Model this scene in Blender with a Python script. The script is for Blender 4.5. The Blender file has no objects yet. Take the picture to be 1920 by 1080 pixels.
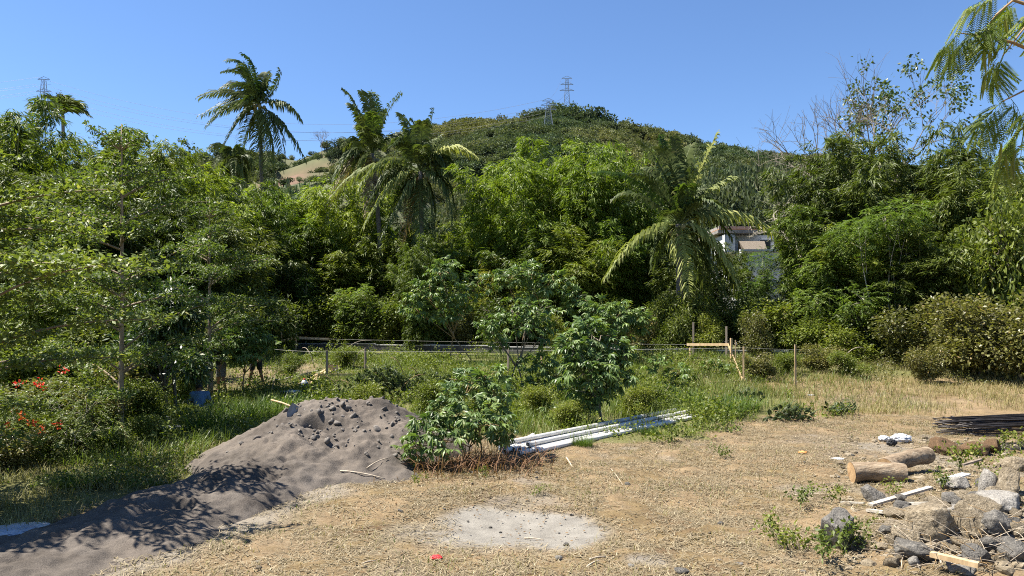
import bpy, bmesh, math
import numpy as np
from mathutils import Vector, Matrix

# ------------------------------------------------------------------ camera, sky, sun, exposure
SC = bpy.context.scene
COL = SC.collection
FPX, CX, HY, EYE = 1400.0, 960.0, 600.0, 2.7      # focal length in photo pixels, centre column, horizon row, eye height
cam_d = bpy.data.cameras.new('camera'); cam = bpy.data.objects.new('camera', cam_d); COL.objects.link(cam)
cam.location = (0, 0, EYE); cam.rotation_euler = (math.radians(90), 0, 0)
cam_d.sensor_width = 36.0; cam_d.lens = FPX / 1920 * 36.0; cam_d.shift_y = 60 / 1920
cam_d.clip_start = 0.1; cam_d.clip_end = 6000
SC.camera = cam
SUN_AZ, SUN_EL = math.radians(-84), math.radians(60)      # azimuth from +Y, negative = left
world = bpy.data.worlds.new('World'); SC.world = world; world.use_nodes = True
wn = world.node_tree.nodes; wn.clear()
sky = wn.new('ShaderNodeTexSky'); sky.sky_type = 'NISHITA'; sky.sun_disc = False
sky.sun_elevation = SUN_EL; sky.sun_rotation = SUN_AZ
sky.altitude = 20; sky.air_density = 1.0; sky.dust_density = 0.05; sky.ozone_density = 5.0
wbg = wn.new('ShaderNodeBackground'); wbg.inputs['Strength'].default_value = 0.053
wout = wn.new('ShaderNodeOutputWorld')
wmx = wn.new('ShaderNodeMix'); wmx.data_type = 'RGBA'; wmx.blend_type = 'MULTIPLY'; wmx.inputs[0].default_value = 1.0; wmx.inputs[7].default_value = (.95, 1.05, 1.20, 1)   # the clear deep blue of the day, over the whole sky
world.node_tree.links.new(sky.outputs[0], wmx.inputs[6]); world.node_tree.links.new(wmx.outputs[2], wbg.inputs[0]); world.node_tree.links.new(wbg.outputs[0], wout.inputs[0])
sun_d = bpy.data.lights.new('sun', 'SUN'); sun = bpy.data.objects.new('sun', sun_d); COL.objects.link(sun)
sun_d.energy = 5.0; sun_d.angle = math.radians(0.53); sun_d.color = (1.0, 0.95, 0.86)
to_sun = Vector((math.sin(SUN_AZ) * math.cos(SUN_EL), math.cos(SUN_AZ) * math.cos(SUN_EL), math.sin(SUN_EL)))
sun.rotation_euler = to_sun.to_track_quat('Z', 'Y').to_euler(); sun.location = (0, 0, 60)
vs = SC.view_settings; vs.view_transform = 'Standard'; vs.look = 'None'; vs.gamma = 1.0; vs.use_curve_mapping = False
vs.exposure = 1.55
SC.cycles.max_bounces = 6; SC.cycles.diffuse_bounces = 2; SC.cycles.glossy_bounces = 2
SC.cycles.transmission_bounces = 4; SC.cycles.transparent_max_bounces = 4
SC.cycles.use_denoising = False; SC.cycles.filter_width = 1.05
SC.cycles.sample_clamp_indirect = 6.0

# ------------------------------------------------------------------ small helpers
UP = np.array([0, 0, 1.0])
def RNG(s): return np.random.default_rng(s)
def unit(v): v = np.asarray(v, float); return v / np.maximum(np.linalg.norm(v, axis=-1, keepdims=True), 1e-9)
def sstep(a, b, x):
    t = np.clip((np.asarray(x, float) - a) / (b - a), 0, 1); return t * t * (3 - 2 * t)
def _h(ix, iy, iz, s):
    n = (ix * 374761393 + iy * 668265263 + iz * 1442695041 + s * 974634777) & 0xFFFFFFFF
    n = ((n ^ (n >> 13)) * 1274126177) & 0xFFFFFFFF
    return ((n ^ (n >> 16)) & 0xFFFF) / 65535.0
def vnoise(p, s=0):
    p = np.asarray(p, float)
    if p.shape[-1] == 2: p = np.concatenate([p, np.zeros(p.shape[:-1] + (1,))], -1)
    i = np.floor(p).astype(np.int64); f = p - i; f = f * f * (3 - 2 * f); r = 0
    for dx in (0, 1):
        for dy in (0, 1):
            for dz in (0, 1):
                w = (f[..., 0] if dx else 1 - f[..., 0]) * (f[..., 1] if dy else 1 - f[..., 1]) * (f[..., 2] if dz else 1 - f[..., 2])
                r = r + w * _h(i[..., 0] + dx, i[..., 1] + dy, i[..., 2] + dz, s)
    return r * 2 - 1
def fbm(p, s=0, o=4, g=.5):
    p = np.asarray(p, float); r = 0; a = 1
    for k in range(o): r = r + a * vnoise(p * 2 ** k + 17.3 * k, s + k); a *= g
    return r
def np_mesh(name, V, faces, mats, smooth=False, midx=None):
    me = bpy.data.meshes.new(name); V = np.asarray(V, np.float32).reshape(-1, 3)
    fs = [np.asarray(f, np.int32) for f in faces if len(f)]
    tot = np.concatenate([np.full(len(f), f.shape[1], np.int32) for f in fs])
    lv = np.concatenate([f.ravel() for f in fs])
    me.vertices.add(len(V)); me.vertices.foreach_set('co', V.ravel())
    me.loops.add(len(lv)); me.loops.foreach_set('vertex_index', lv)
    me.polygons.add(len(tot)); st = np.zeros(len(tot), np.int32); st[1:] = np.cumsum(tot)[:-1]
    me.polygons.foreach_set('loop_start', st); me.polygons.foreach_set('loop_total', tot)
    if midx is not None: me.polygons.foreach_set('material_index', np.asarray(midx, np.int32))
    me.update(calc_edges=True)
    me.polygons.foreach_set('use_smooth', np.full(len(tot), bool(smooth)))
    for m in (mats if isinstance(mats, (list, tuple)) else [mats]): me.materials.append(m)
    return me
def link(name, me, parent=None, loc=None, rot=None, scale=None, mat=None):
    o = bpy.data.objects.new(name, me); COL.objects.link(o)
    if parent is not None: o.parent = parent
    if loc is not None: o.location = tuple(float(a) for a in loc)
    if rot is not None: o.rotation_euler = rot
    if scale is not None: o.scale = (scale,) * 3 if np.isscalar(scale) else tuple(float(a) for a in scale)
    if mat is not None: o.matrix_local = mat
    return o
def tag(o, label=None, cat=None, group=None, kind=None):
    for k, v in (('label', label), ('category', cat), ('group', group), ('kind', kind)):
        if v: o[k] = v
    return o
def thing(name, loc, label, cat, group=None, rz=0.0, scale=None):
    return tag(link(name, None, None, loc, (0, 0, rz), scale), label, cat, group)
def copy_thing(src, loc, rz, scale, label, group=None):
    c = src.copy(); COL.objects.link(c); c.location = tuple(float(a) for a in loc); c.rotation_euler = (0, 0, rz); c.scale = scale
    c['label'] = label
    if group: c['group'] = group
    elif 'group' in c: del c['group']
    for ch in src.children:
        k = ch.copy(); COL.objects.link(k); k.parent = c
    return c
class MB:
    """collects vertices and faces of one mesh"""
    def __init__(s): s.V = []; s.Q = []; s.T = []; s.n = 0
    def add(s, V, Q=None, T=None):
        V = np.asarray(V, float).reshape(-1, 3)
        if Q is not None and len(Q): s.Q.append(np.asarray(Q) + s.n)
        if T is not None and len(T): s.T.append(np.asarray(T) + s.n)
        s.V.append(V); s.n += len(V); return s
    def tube(s, P, R, k=6, cap=True):
        P = np.asarray(P, float); n = len(P); R = np.broadcast_to(np.asarray(R, float), (n,))
        t = unit(np.gradient(P, axis=0)); ref = np.array([0, 0, 1.0]) if abs(t[0, 2]) < .9 else np.array([1.0, 0, 0])
        a = unit(np.cross(t, ref)); b = np.cross(t, a)
        an = np.arange(k) * 2 * math.pi / k
        V = P[:, None] + R[:, None, None] * (np.cos(an)[None, :, None] * a[:, None] + np.sin(an)[None, :, None] * b[:, None])
        i = np.arange(n - 1)[:, None] * k; j = np.arange(k)[None]; j2 = (j + 1) % k
        Q = np.stack([i + j, i + j2, i + k + j2, i + k + j], -1).reshape(-1, 4)
        V = V.reshape(-1, 3); T = []
        if cap:
            V = np.concatenate([V, P[:1], P[-1:]]); c0 = n * k; c1 = c0 + 1
            T = [[c0, (q + 1) % k, q] for q in range(k)] + [[c1, (n - 1) * k + q, (n - 1) * k + (q + 1) % k] for q in range(k)]
        return s.add(V, Q, T)
    def box(s, lo, hi, M=None):
        V = np.array([[x, y, z] for z in (lo[2], hi[2]) for y in (lo[1], hi[1]) for x in (lo[0], hi[0])], float)
        if M is not None: V = V @ np.asarray(M)[:3, :3].T + np.asarray(M)[:3, 3]
        return s.add(V, [[0, 2, 3, 1], [4, 5, 7, 6], [0, 1, 5, 4], [2, 6, 7, 3], [0, 4, 6, 2], [1, 3, 7, 5]])
    def bar(s, a, b, w, h=None, upv=(0, 0, 1)):
        a = np.asarray(a, float); b = np.asarray(b, float); h = h or w; d = unit(b - a); up = np.asarray(upv, float)
        if abs(d @ up) > .95: up = np.array([1.0, 0, 0])
        sd = unit(np.cross(d, up)); u = np.cross(sd, d); V = []
        for p in (a, b):
            for i, j in ((-1, -1), (1, -1), (1, 1), (-1, 1)): V.append(p + sd * i * w / 2 + u * j * h / 2)
        return s.add(V, [[3, 2, 1, 0], [4, 5, 6, 7], [0, 1, 5, 4], [1, 2, 6, 5], [2, 3, 7, 6], [3, 0, 4, 7]])
    def mesh(s, name, mats, smooth=False, midx=None):
        V = np.concatenate(s.V); F = []
        if s.Q: F.append(np.concatenate(s.Q))
        if s.T: F.append(np.concatenate(s.T))
        return np_mesh(name, V, F, mats, smooth, midx)
    def build(s, name, mat, parent=None, smooth=False, **k): return link(name, s.mesh(name, mat, smooth), parent, **k)
def P(px, py, d): return np.array([(px - CX) / FPX * d, d, EYE - (py - HY) / FPX * d])

# ------------------------------------------------------------------ the lie of the land
def gz(x, y):
    x = np.asarray(x, float); y = np.asarray(y, float)
    z = 0.9 * sstep(21, 35, y) + 0.05 * fbm(np.stack([x * .35, y * .35], -1), 3, 3) * sstep(3, 8, y)
    z = z + 0.55 * np.exp(-(((x - 6.4) / 1.7) ** 2 + ((y - 8.8) / 1.5) ** 2)) + .22 * np.exp(-(((x - 8.6) / 2.4) ** 2 + ((y - 11.6) / 1.6) ** 2))
    z = z - 0.10 * np.exp(-(((x + .05) / 1.3) ** 2 + ((y - 10) / 1.0) ** 2))
    return z
def G(px, py):
    d = np.arange(5, 60, .02); x = (px - CX) / FPX * d; z = EYE - (py - HY) / FPX * d
    k = np.argmax(z < gz(x, d)); return np.array([x[k], d[k], float(gz(x[k], d[k]))])
def on(x, y, dz=0.0): return np.array([x, y, float(gz(x, y)) + dz])
RP_MAIN = np.array([[-400, 420], [0, 390], [250, 360], [420, 330], [560, 310], [700, 262], [820, 234], [880, 228], [950, 222], [1000, 212], [1050, 206], [1100, 212], [1150, 228], [1230, 243], [1300, 262], [1390, 282], [1450, 284], [1510, 290], [1600, 300], [1800, 320], [2300, 380]], float)
RP_MAIN[:, 1] += 15
RP_SPUR = np.array([[-400, 330], [0, 330], [150, 315], [330, 294], [450, 294], [560, 297], [590, 286], [612, 275], [640, 268], [680, 268], [720, 278], [780, 320], [860, 400], [920, 560], [2300, 600]], float)
def hz(x, y):
    x = np.asarray(x, float); y = np.asarray(y, float)
    pm = np.interp(960 + 1400 * x / 340, RP_MAIN[:, 0], RP_MAIN[:, 1]); zr = EYE + 340 * (600 - pm) / 1400
    t = np.clip((y - 105) / 235, 0, 1); n = fbm(np.stack([x * .018, y * .018], -1), 9, 4)
    zm = .9 + (zr - .9) * t ** 1.08 - np.clip(y - 340, 0, 999) * .3 + n * 5 * np.sin(np.pi * np.clip(t, 0, 1))
    ps = np.interp(960 + 1400 * x / 210, RP_SPUR[:, 0], RP_SPUR[:, 1]); zs = EYE + 210 * (600 - ps) / 1400
    u = np.clip((y - 105) / 105, 0, 1); us = u
    cut = sstep(-66, -60, x) * (1 - sstep(-46, -40, x))                    # benches dug into the spur
    st = np.floor(u * 7) / 7 + sstep(.7, 1, (u * 7) % 1) / 7
    us = u * (1 - cut) + st * cut
    z2 = .9 + (zs - .9) * us - np.clip(y - 210, 0, 999) * .45 + n * 2.5 * np.sin(np.pi * u)
    return np.maximum(zm, z2)

# ------------------------------------------------------------------ materials
def nodes(name):
    m = bpy.data.materials.new(name); m.use_nodes = True; nt = m.node_tree; nt.nodes.clear()
    out = nt.nodes.new('ShaderNodeOutputMaterial'); return m, nt, out
def N(nt, t, **kw):
    n = nt.nodes.new(t)
    for k, v in kw.items(): setattr(n, k, v)
    return n
def ramp(nt, fac, stops, interp='LINEAR'):
    r = N(nt, 'ShaderNodeValToRGB'); cr = r.color_ramp; cr.interpolation = interp
    while len(cr.elements) < len(stops): cr.elements.new(.5)
    for e, (p, c) in zip(cr.elements, stops): e.position = p; e.color = (*c, 1) if len(c) == 3 else c
    if fac is not None: nt.links.new(fac, r.inputs[0])
    return r
def noise(nt, scale, detail=4, rough=.55, vec=None, dist=0):
    n = N(nt, 'ShaderNodeTexNoise'); n.inputs['Scale'].default_value = scale; n.inputs['Detail'].default_value = detail
    n.inputs['Roughness'].default_value = rough; n.inputs['Distortion'].default_value = dist
    if vec is not None: nt.links.new(vec, n.inputs['Vector'])
    return n
def mixc(nt, fac, a, b, mode='MIX'):
    m = N(nt, 'ShaderNodeMix'); m.data_type = 'RGBA'; m.blend_type = mode
    for i, v in ((0, fac), (6, a), (7, b)):
        if isinstance(v, (int, float)): m.inputs[i].default_value = v
        elif isinstance(v, tuple): m.inputs[i].default_value = (*v, 1)
        else: nt.links.new(v, m.inputs[i])
    return m.outputs[2]
def leafmat(name, c1, c2, c3, trans=.3, rough=.5, spec=.3, var=.25, tc=None, patch=False):
    m, nt, out = nodes(name); L = nt.links
    g = N(nt, 'ShaderNodeNewGeometry'); oi = N(nt, 'ShaderNodeObjectInfo')
    r = ramp(nt, g.outputs['Random Per Island'], [(0, c1), (.62, c2), (.93, c2), (1, c3)])
    hs = N(nt, 'ShaderNodeHueSaturation'); mr = N(nt, 'ShaderNodeMapRange'); L.new(oi.outputs['Random'], mr.inputs[0]); rc = r.outputs[0]
    if patch:                                                # stands of different kinds over the slope
        pn_ = noise(nt, .022, 4, .6, oi.outputs['Location']); rc = mixc(nt, 1.0, rc, ramp(nt, pn_.outputs[0], [(.36, (.62, .80, .85)), (.5, (1, 1, 1)), (.62, (1.45, 1.25, 1.05))]).outputs[0], 'MULTIPLY')
    mr.inputs[3].default_value = 1 - var; mr.inputs[4].default_value = 1 + var; L.new(mr.outputs[0], hs.inputs['Value'])
    mh = N(nt, 'ShaderNodeMapRange'); L.new(oi.outputs['Random'], mh.inputs[0]); mh.inputs[3].default_value = .515; mh.inputs[4].default_value = .485
    L.new(mh.outputs[0], hs.inputs['Hue']); L.new(rc, hs.inputs['Color'])
    b = N(nt, 'ShaderNodeBsdfPrincipled'); L.new(hs.outputs[0], b.inputs['Base Color'])
    b.inputs['Roughness'].default_value = rough; b.inputs['Specular IOR Level'].default_value = spec
    t = N(nt, 'ShaderNodeBsdfTranslucent')
    tcol = mixc(nt, 1.0, hs.outputs[0], tc or (1.25, 1.35, .55), 'MULTIPLY'); L.new(tcol, t.inputs['Color'])
    mx = N(nt, 'ShaderNodeMixShader'); mx.inputs[0].default_value = trans
    L.new(b.outputs[0], mx.inputs[1]); L.new(t.outputs[0], mx.inputs[2]); L.new(mx.outputs[0], out.inputs[0])
    return m
def surf(name, c1, c2, scale=8, rough=.8, bump=.3, bscale=None, spec=.3, c3=None, dist=.3, stretch=None, metal=0.0, bd=.02):
    m, nt, out = nodes(name); L = nt.links; tc = N(nt, 'ShaderNodeTexCoord'); vec = tc.outputs['Object']
    if stretch:
        mp = N(nt, 'ShaderNodeMapping'); mp.inputs['Scale'].default_value = stretch; L.new(vec, mp.inputs[0]); vec = mp.outputs[0]
    n = noise(nt, scale, 6, .6, vec, dist); st = [(.3, c1), (.7, c2)] if c3 is None else [(.28, c1), (.52, c2), (.72, c3)]
    r = ramp(nt, n.outputs[0], st); oi = N(nt, 'ShaderNodeObjectInfo'); hs = N(nt, 'ShaderNodeHueSaturation')
    mr = N(nt, 'ShaderNodeMapRange'); L.new(oi.outputs['Random'], mr.inputs[0]); mr.inputs[3].default_value = .85; mr.inputs[4].default_value = 1.15
    L.new(mr.outputs[0], hs.inputs['Value']); L.new(r.outputs[0], hs.inputs['Color'])
    b = N(nt, 'ShaderNodeBsdfPrincipled'); L.new(hs.outputs[0], b.inputs['Base Color']); b.inputs['Roughness'].default_value = rough
    b.inputs['Specular IOR Level'].default_value = spec; b.inputs['Metallic'].default_value = metal
    if bump:
        n2 = noise(nt, bscale or scale * 3, 6, .65, vec); bp = N(nt, 'ShaderNodeBump'); bp.inputs['Strength'].default_value = bump; bp.inputs['Distance'].default_value = bd
        L.new(n2.outputs[0], bp.inputs['Height']); L.new(bp.outputs[0], b.inputs['Normal'])
    L.new(b.outputs[0], out.inputs[0]); return m
M = {}
M['bamboo'] = leafmat('bamboo_leaf', (.055, .080, .010), (.132, .172, .022), (.22, .22, .06), .36)
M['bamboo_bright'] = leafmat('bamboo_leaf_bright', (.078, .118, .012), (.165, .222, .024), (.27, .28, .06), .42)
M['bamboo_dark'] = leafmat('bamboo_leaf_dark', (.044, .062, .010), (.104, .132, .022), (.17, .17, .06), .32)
M['yellow'] = leafmat('yellow_leaf', (.10, .12, .015), (.20, .20, .025), (.32, .26, .05), .45, .45)
M['mango'] = leafmat('mango_leaf', (.022, .042, .008), (.050, .085, .014), (.16, .15, .03), .25, .42, .4)
M['broad'] = leafmat('broad_leaf', (.055, .080, .012), (.135, .165, .024), (.24, .22, .06), .36)
M['terminalia'] = leafmat('terminalia_leaf', (.060, .088, .018), (.14, .18, .038), (.30, .29, .09), .34)
M['leucaena'] = leafmat('leucaena_leaf', (.050, .085, .020), (.110, .165, .035), (.22, .24, .08), .42, .5)
M['leucaena_near'] = leafmat('leucaena_near_leaf', (.10, .14, .024), (.165, .215, .04), (.27, .28, .07), .55, .5)
M['vine'] = leafmat('vine_leaf', (.070, .068, .022), (.145, .145, .042), (.27, .20, .09), .36, .4)
M['cassava'] = leafmat('cassava_leaf', (.060, .105, .024), (.115, .175, .044), (.22, .22, .05), .30, .45, .4, .3)
M['wilted'] = leafmat('wilted_leaf', (.040, .062, .024), (.085, .110, .045), (.14, .14, .06), .2, .5)
M['dead'] = leafmat('dead_leaf', (.10, .055, .022), (.20, .12, .055), (.30, .20, .10), .2, .7)
M['palm'] = leafmat('palm_leaf', (.046, .066, .016), (.100, .128, .036), (.14, .14, .05), .25, .55, .22)
M['palm_green'] = leafmat('palm_leaf_green', (.038, .070, .012), (.075, .120, .022), (.15, .16, .05), .32, .55, .22)
M['palm_pale'] = leafmat('palm_leaf_pale', (.14, .17, .04), (.24, .26, .075), (.32, .31, .12), .28, .6, .2)
M['palm_dead'] = leafmat('palm_leaf_dead', (.16, .12, .06), (.27, .21, .12), (.36, .30, .19), .15, .6)
M['ti'] = leafmat('ti_leaf', (.10, .055, .02), (.15, .13, .03), (.32, .22, .05), .3, .38)
M['fan'] = leafmat('young_palm_leaf', (.11, .15, .02), (.20, .24, .04), (.34, .33, .08), .4, .4)
M['flower'] = leafmat('red_flower', (.55, .06, .02), (.70, .10, .03), (.8, .2, .05), .3, .5, .3, .1, tc=(1, 1, 1))
M['hillleaf'] = leafmat('hill_leaf', (.062, .078, .040), (.112, .130, .066), (.175, .172, .098), .2, .75, .1, .4, patch=True)
M['grass'] = leafmat('green_grass', (.065, .095, .016), (.145, .185, .034), (.30, .27, .11), .34, .45)
M['tallgrass'] = leafmat('tall_grass', (.040, .075, .012), (.080, .13, .022), (.20, .22, .07), .34, .42)
M['straw'] = leafmat('straw', (.11, .082, .05), (.265, .21, .135), (.44, .37, .25), .12, .75, .2, .05)
M['palegrass'] = leafmat('pale_grass', (.15, .13, .05), (.27, .235, .10), (.42, .37, .19), .25, .6, .3, .1)
M['bark'] = surf('grey_bark', (.10, .085, .065), (.24, .20, .155), 9, .9, .6, stretch=(1, 1, .25))
M['palebark'] = surf('pale_bark', (.22, .19, .14), (.42, .38, .30), 12, .85, .4)
M['tanbark'] = surf('tan_bark', (.16, .12, .075), (.30, .23, .15), 10, .85, .4, stretch=(1, 1, .3))
M['culm'] = surf('bamboo_culm', (.10, .12, .035), (.24, .23, .09), 6, .5, .1, spec=.5)
M['greenstem'] = surf('green_stem', (.09, .13, .035), (.18, .20, .07), 10, .6, .1)
M['redstem'] = surf('red_stem', (.16, .10, .045), (.30, .20, .09), 10, .7, .1)
M['palmtrunk'] = surf('palm_trunk', (.07, .06, .05), (.20, .175, .145), 6, .9, .6, stretch=(1, 1, 4))
M['coconut'] = surf('coconut', (.10, .10, .03), (.24, .20, .08), 4, .5, .1)
M['deadwood'] = surf('dry_stick', (.24, .19, .13), (.46, .39, .30), 14, .85, .3)
M['wood'] = surf('sawn_wood', (.36, .24, .12), (.58, .43, .25), 9, .75, .25, stretch=(1, 1, .15))
M['oldwood'] = surf('weathered_wood', (.13, .10, .075), (.30, .245, .19), 9, .85, .4, stretch=(1, 1, .15))
M['greyplank'] = surf('grey_plank', (.22, .195, .16), (.40, .37, .31), 12, .85, .3)
M['concrete'] = surf('shaded_concrete', (.035, .034, .032), (.075, .072, .068), 3, .9, .4, bscale=25, c3=(.13, .125, .118)); M['lit_top'] = surf('sunlit_concrete', (.34, .33, .31), (.50, .485, .455), 3, .9, .4, bscale=25)  # concrete darkened as if in shade, wall top lightened as if sunlit
M['rockgrey'] = surf('grey_rock', (.055, .05, .043), (.15, .138, .12), 3, .9, 1.0, bscale=9, c3=(.28, .255, .215), dist=1.5, bd=.05)
M['rockbuff'] = surf('buff_rock', (.09, .07, .043), (.235, .188, .125), 3, .9, 1.0, bscale=9, c3=(.37, .315, .23), dist=1.5, bd=.05)
M['rockwhite'] = surf('white_rock', (.15, .135, .115), (.34, .315, .275), 4, .9, .9, bscale=10, bd=.04)
M['logbark'] = surf('log_bark', (.075, .05, .03), (.27, .20, .13), 9, .9, 1.0, bscale=18, c3=(.40, .325, .23), stretch=(.35, 1.2, 1.2), dist=1.5, bd=.03)
M['cutwood'] = surf('cut_wood', (.22, .13, .06), (.40, .27, .14), 9, .8, .3)
M['root'] = surf('rotten_root', (.05, .03, .015), (.17, .10, .05), 8, .95, 1.0, bscale=22, c3=(.30, .19, .10), dist=2, bd=.06)
M['pvc'] = surf('white_pvc', (.42, .40, .36), (.63, .61, .57), 4, .7, .05, spec=.5, stretch=(1, 1, 1))
M['rebar'] = surf('dark_rebar', (.022, .021, .021), (.060, .050, .045), 20, .5, .2, metal=.55, spec=.5)
M['plastic'] = surf('white_plastic', (.36, .38, .40), (.54, .55, .56), 6, .4, .3, spec=.5)
M['blueplastic'] = surf('blue_grey_plastic', (.12, .16, .22), (.38, .43, .50), 3, .4, .3, spec=.5)
M['redplastic'] = surf('red_plastic', (.55, .02, .025), (.72, .05, .05), 6, .4, .2)
M['blackplastic'] = surf('black_plastic', (.012, .012, .013), (.03, .03, .03), 6, .4, .3)
M['orange'] = surf('orange_peel', (.55, .22, .06), (.70, .36, .12), 8, .6, .3)
M['steel'] = surf('pylon_steel', (.30, .31, .33), (.42, .43, .45), 1, .6, 0, metal=.3)
M['wire'] = surf('wire', (.10, .10, .11), (.16, .16, .17), 1, .6, 0)
M['string'] = surf('white_string', (.30, .29, .26), (.40, .39, .36), 1, .8, 0)
M['iron'] = surf('shovel_iron', (.10, .095, .09), (.26, .24, .22), 8, .55, .2, metal=.5)
M['whitewall'] = surf('white_render', (.46, .46, .455), (.56, .56, .55), .8, .85, .1, bscale=20)
M['greywall'] = surf('grey_render', (.36, .36, .37), (.50, .50, .50), .7, .85, .2, bscale=20)
M['fascia'] = surf('brown_fascia', (.22, .11, .055), (.34, .18, .09), 3, .7, .2)
M['rooftile'] = surf('grey_roof', (.16, .145, .13), (.28, .26, .24), 4, .8, .4)
M['thatch'] = surf('thatch', (.10, .08, .06), (.24, .20, .155), 8, .95, 1.0, stretch=(4, 4, .6))
M['glass'] = surf('dark_glass', (.02, .025, .03), (.04, .045, .05), 2, .08, 0, spec=.6)
M['skin'] = surf('brown_skin', (.15, .075, .04), (.22, .115, .065), 5, .5, .05)
M['hair'] = surf('black_hair', (.008, .007, .006), (.018, .016, .014), 30, .5, .5)
M['shirtblue'] = surf('blue_shirt', (.075, .15, .27), (.12, .22, .36), 6, .9, .4, bscale=14)
M['black'] = surf('black_cloth', (.010, .010, .011), (.025, .025, .027), 6, .9, .4, bscale=14)
M['red'] = surf('red_cloth', (.16, .012, .012), (.26, .025, .02), 6, .9, .4, bscale=14)
M['khaki'] = surf('grey_khaki_cloth', (.085, .08, .07), (.15, .14, .125), 6, .9, .4, bscale=14)
M['plaid'] = surf('checked_cloth', (.02, .02, .03), (.40, .40, .44), 22, .9, .2, stretch=(1, 1, 2))
M['denim'] = surf('grey_trousers', (.075, .085, .095), (.14, .15, .16), 6, .9, .4, bscale=14)
M['eye'] = surf('eye', (.02, .015, .01), (.03, .02, .015), 2, .2, 0)
M['shoe'] = surf('dark_sandal', (.03, .022, .018), (.06, .045, .035), 6, .7, .1)
# ------------------------------------------------------------------ ground
def zones(x, y):
    """what covers the ground: green grass, pale sand patch, gravelly soil"""
    p = np.stack([x, y], -1); n = fbm(p * .45, 21, 4) ; n2 = fbm(p * 1.3, 31, 3)
    edge = np.where(x < 4.5, 16.8, 18.8 + (x - 4.5) * .55) + n * 1.6
    edge = np.where(x < -1.5, 16.0 + (x + 1.5) * 1.25 + n, edge)
    green = sstep(-.9, 1.3, y - edge)
    green = green * (1 - .75 * sstep(7, 11, x + n * 1.5) * (1 - sstep(27, 31, y)))
    work = np.exp(-(((x + 9.3) / 3.2) ** 2 + ((y - 29.5) / 4.2) ** 2)); green = green * (1 - .75 * work)
    r = np.sqrt(((x - .02) / 1.5) ** 2 + ((y - 9.95) / 1.2) ** 2) + n2 * .2 + n * .1
    pale = 1 - sstep(.5, 1.15, r)
    r2 = np.sqrt(((x + 3.1) / 1.3) ** 2 + ((y - 9.6) / 2.1) ** 2) + n2 * .25; pale = np.maximum(pale, .22 * (1 - sstep(.4, 1.1, r2)))
    r3 = np.sqrt(((x - 1.55) / .45) ** 2 + ((y - 8.4) / .35) ** 2) + n2 * .3; pale = np.maximum(pale, .6 * (1 - sstep(.5, 1.1, r3)))
    r4 = np.sqrt(((x + 1.6) / .4) ** 2 + ((y - 8.75) / .25) ** 2) + n2 * .3; pale = np.maximum(pale, .35 * (1 - sstep(.5, 1.1, r4)))
    pale = np.maximum(pale, .5 * sstep(.25, .8, fbm(p * .75, 131, 4)) * (y < 18) * (x > -2.5))
    tx = np.clip(((x + 3.9) * -1.6 + (y - 13.6) * -6.0) / 38.56, 0, 1); td = np.hypot(x + 3.9 + 1.6 * tx, y - 13.6 + 6.0 * tx) + n2 * .3; pale = np.maximum(pale, .62 * (1 - sstep(1.3, 2.1, td)) * (x > -4.6))
    grav = np.exp(-(((x - 7.2) / 2.6) ** 2 + ((y - 16.2) / 2.6) ** 2)) + .7 * np.exp(-(((x - 11.5) / 4) ** 2 + ((y - 24) / 3.0) ** 2)) + .8 * work
    rub = np.exp(-(((x - 6.3) / 2.2) ** 2 + ((y - 8.9) / 2.2) ** 2)); grav = np.clip(grav + rub, 0, 1) * (.75 + .4 * n2)
    return np.clip(green, 0, 1), np.clip(pale, 0, 1), np.clip(grav, 0, 1)
def axis(lo, hi, f0, f1, st, grow):
    a = list(np.arange(f0, f1, st)); s = st; v = f1
    while v < hi: a.append(v); s *= grow; v += s
    a.append(hi); s = st; v = f0 - st
    while v > lo: a.insert(0, v); s *= grow; v -= s
    a.insert(0, lo); return np.array(a)
gx = axis(-1500, 1500, -12, 13, .085, 1.12); gy = axis(-60, 3000, 6, 22, .085, 1.06)
GX, GY = np.meshgrid(gx, gy); gpos = np.stack([GX, GY], -1)
rgh = fbm(gpos * 2.2, 5, 4) * .022 + np.abs(fbm(gpos * 6.5, 6, 3)) * .016
far = np.clip(1 - (np.hypot(GX, GY - 12) - 30) / 30, 0, 1)
grn, pal, grv = zones(GX, GY)
GZ = gz(GX, GY) + rgh * far * (1 - .75 * pal)
ny, nx = GX.shape; idx = np.arange(ny * nx).reshape(ny, nx)
gq = np.stack([idx[:-1, :-1], idx[:-1, 1:], idx[1:, 1:], idx[1:, :-1]], -1).reshape(-1, 4)
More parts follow.
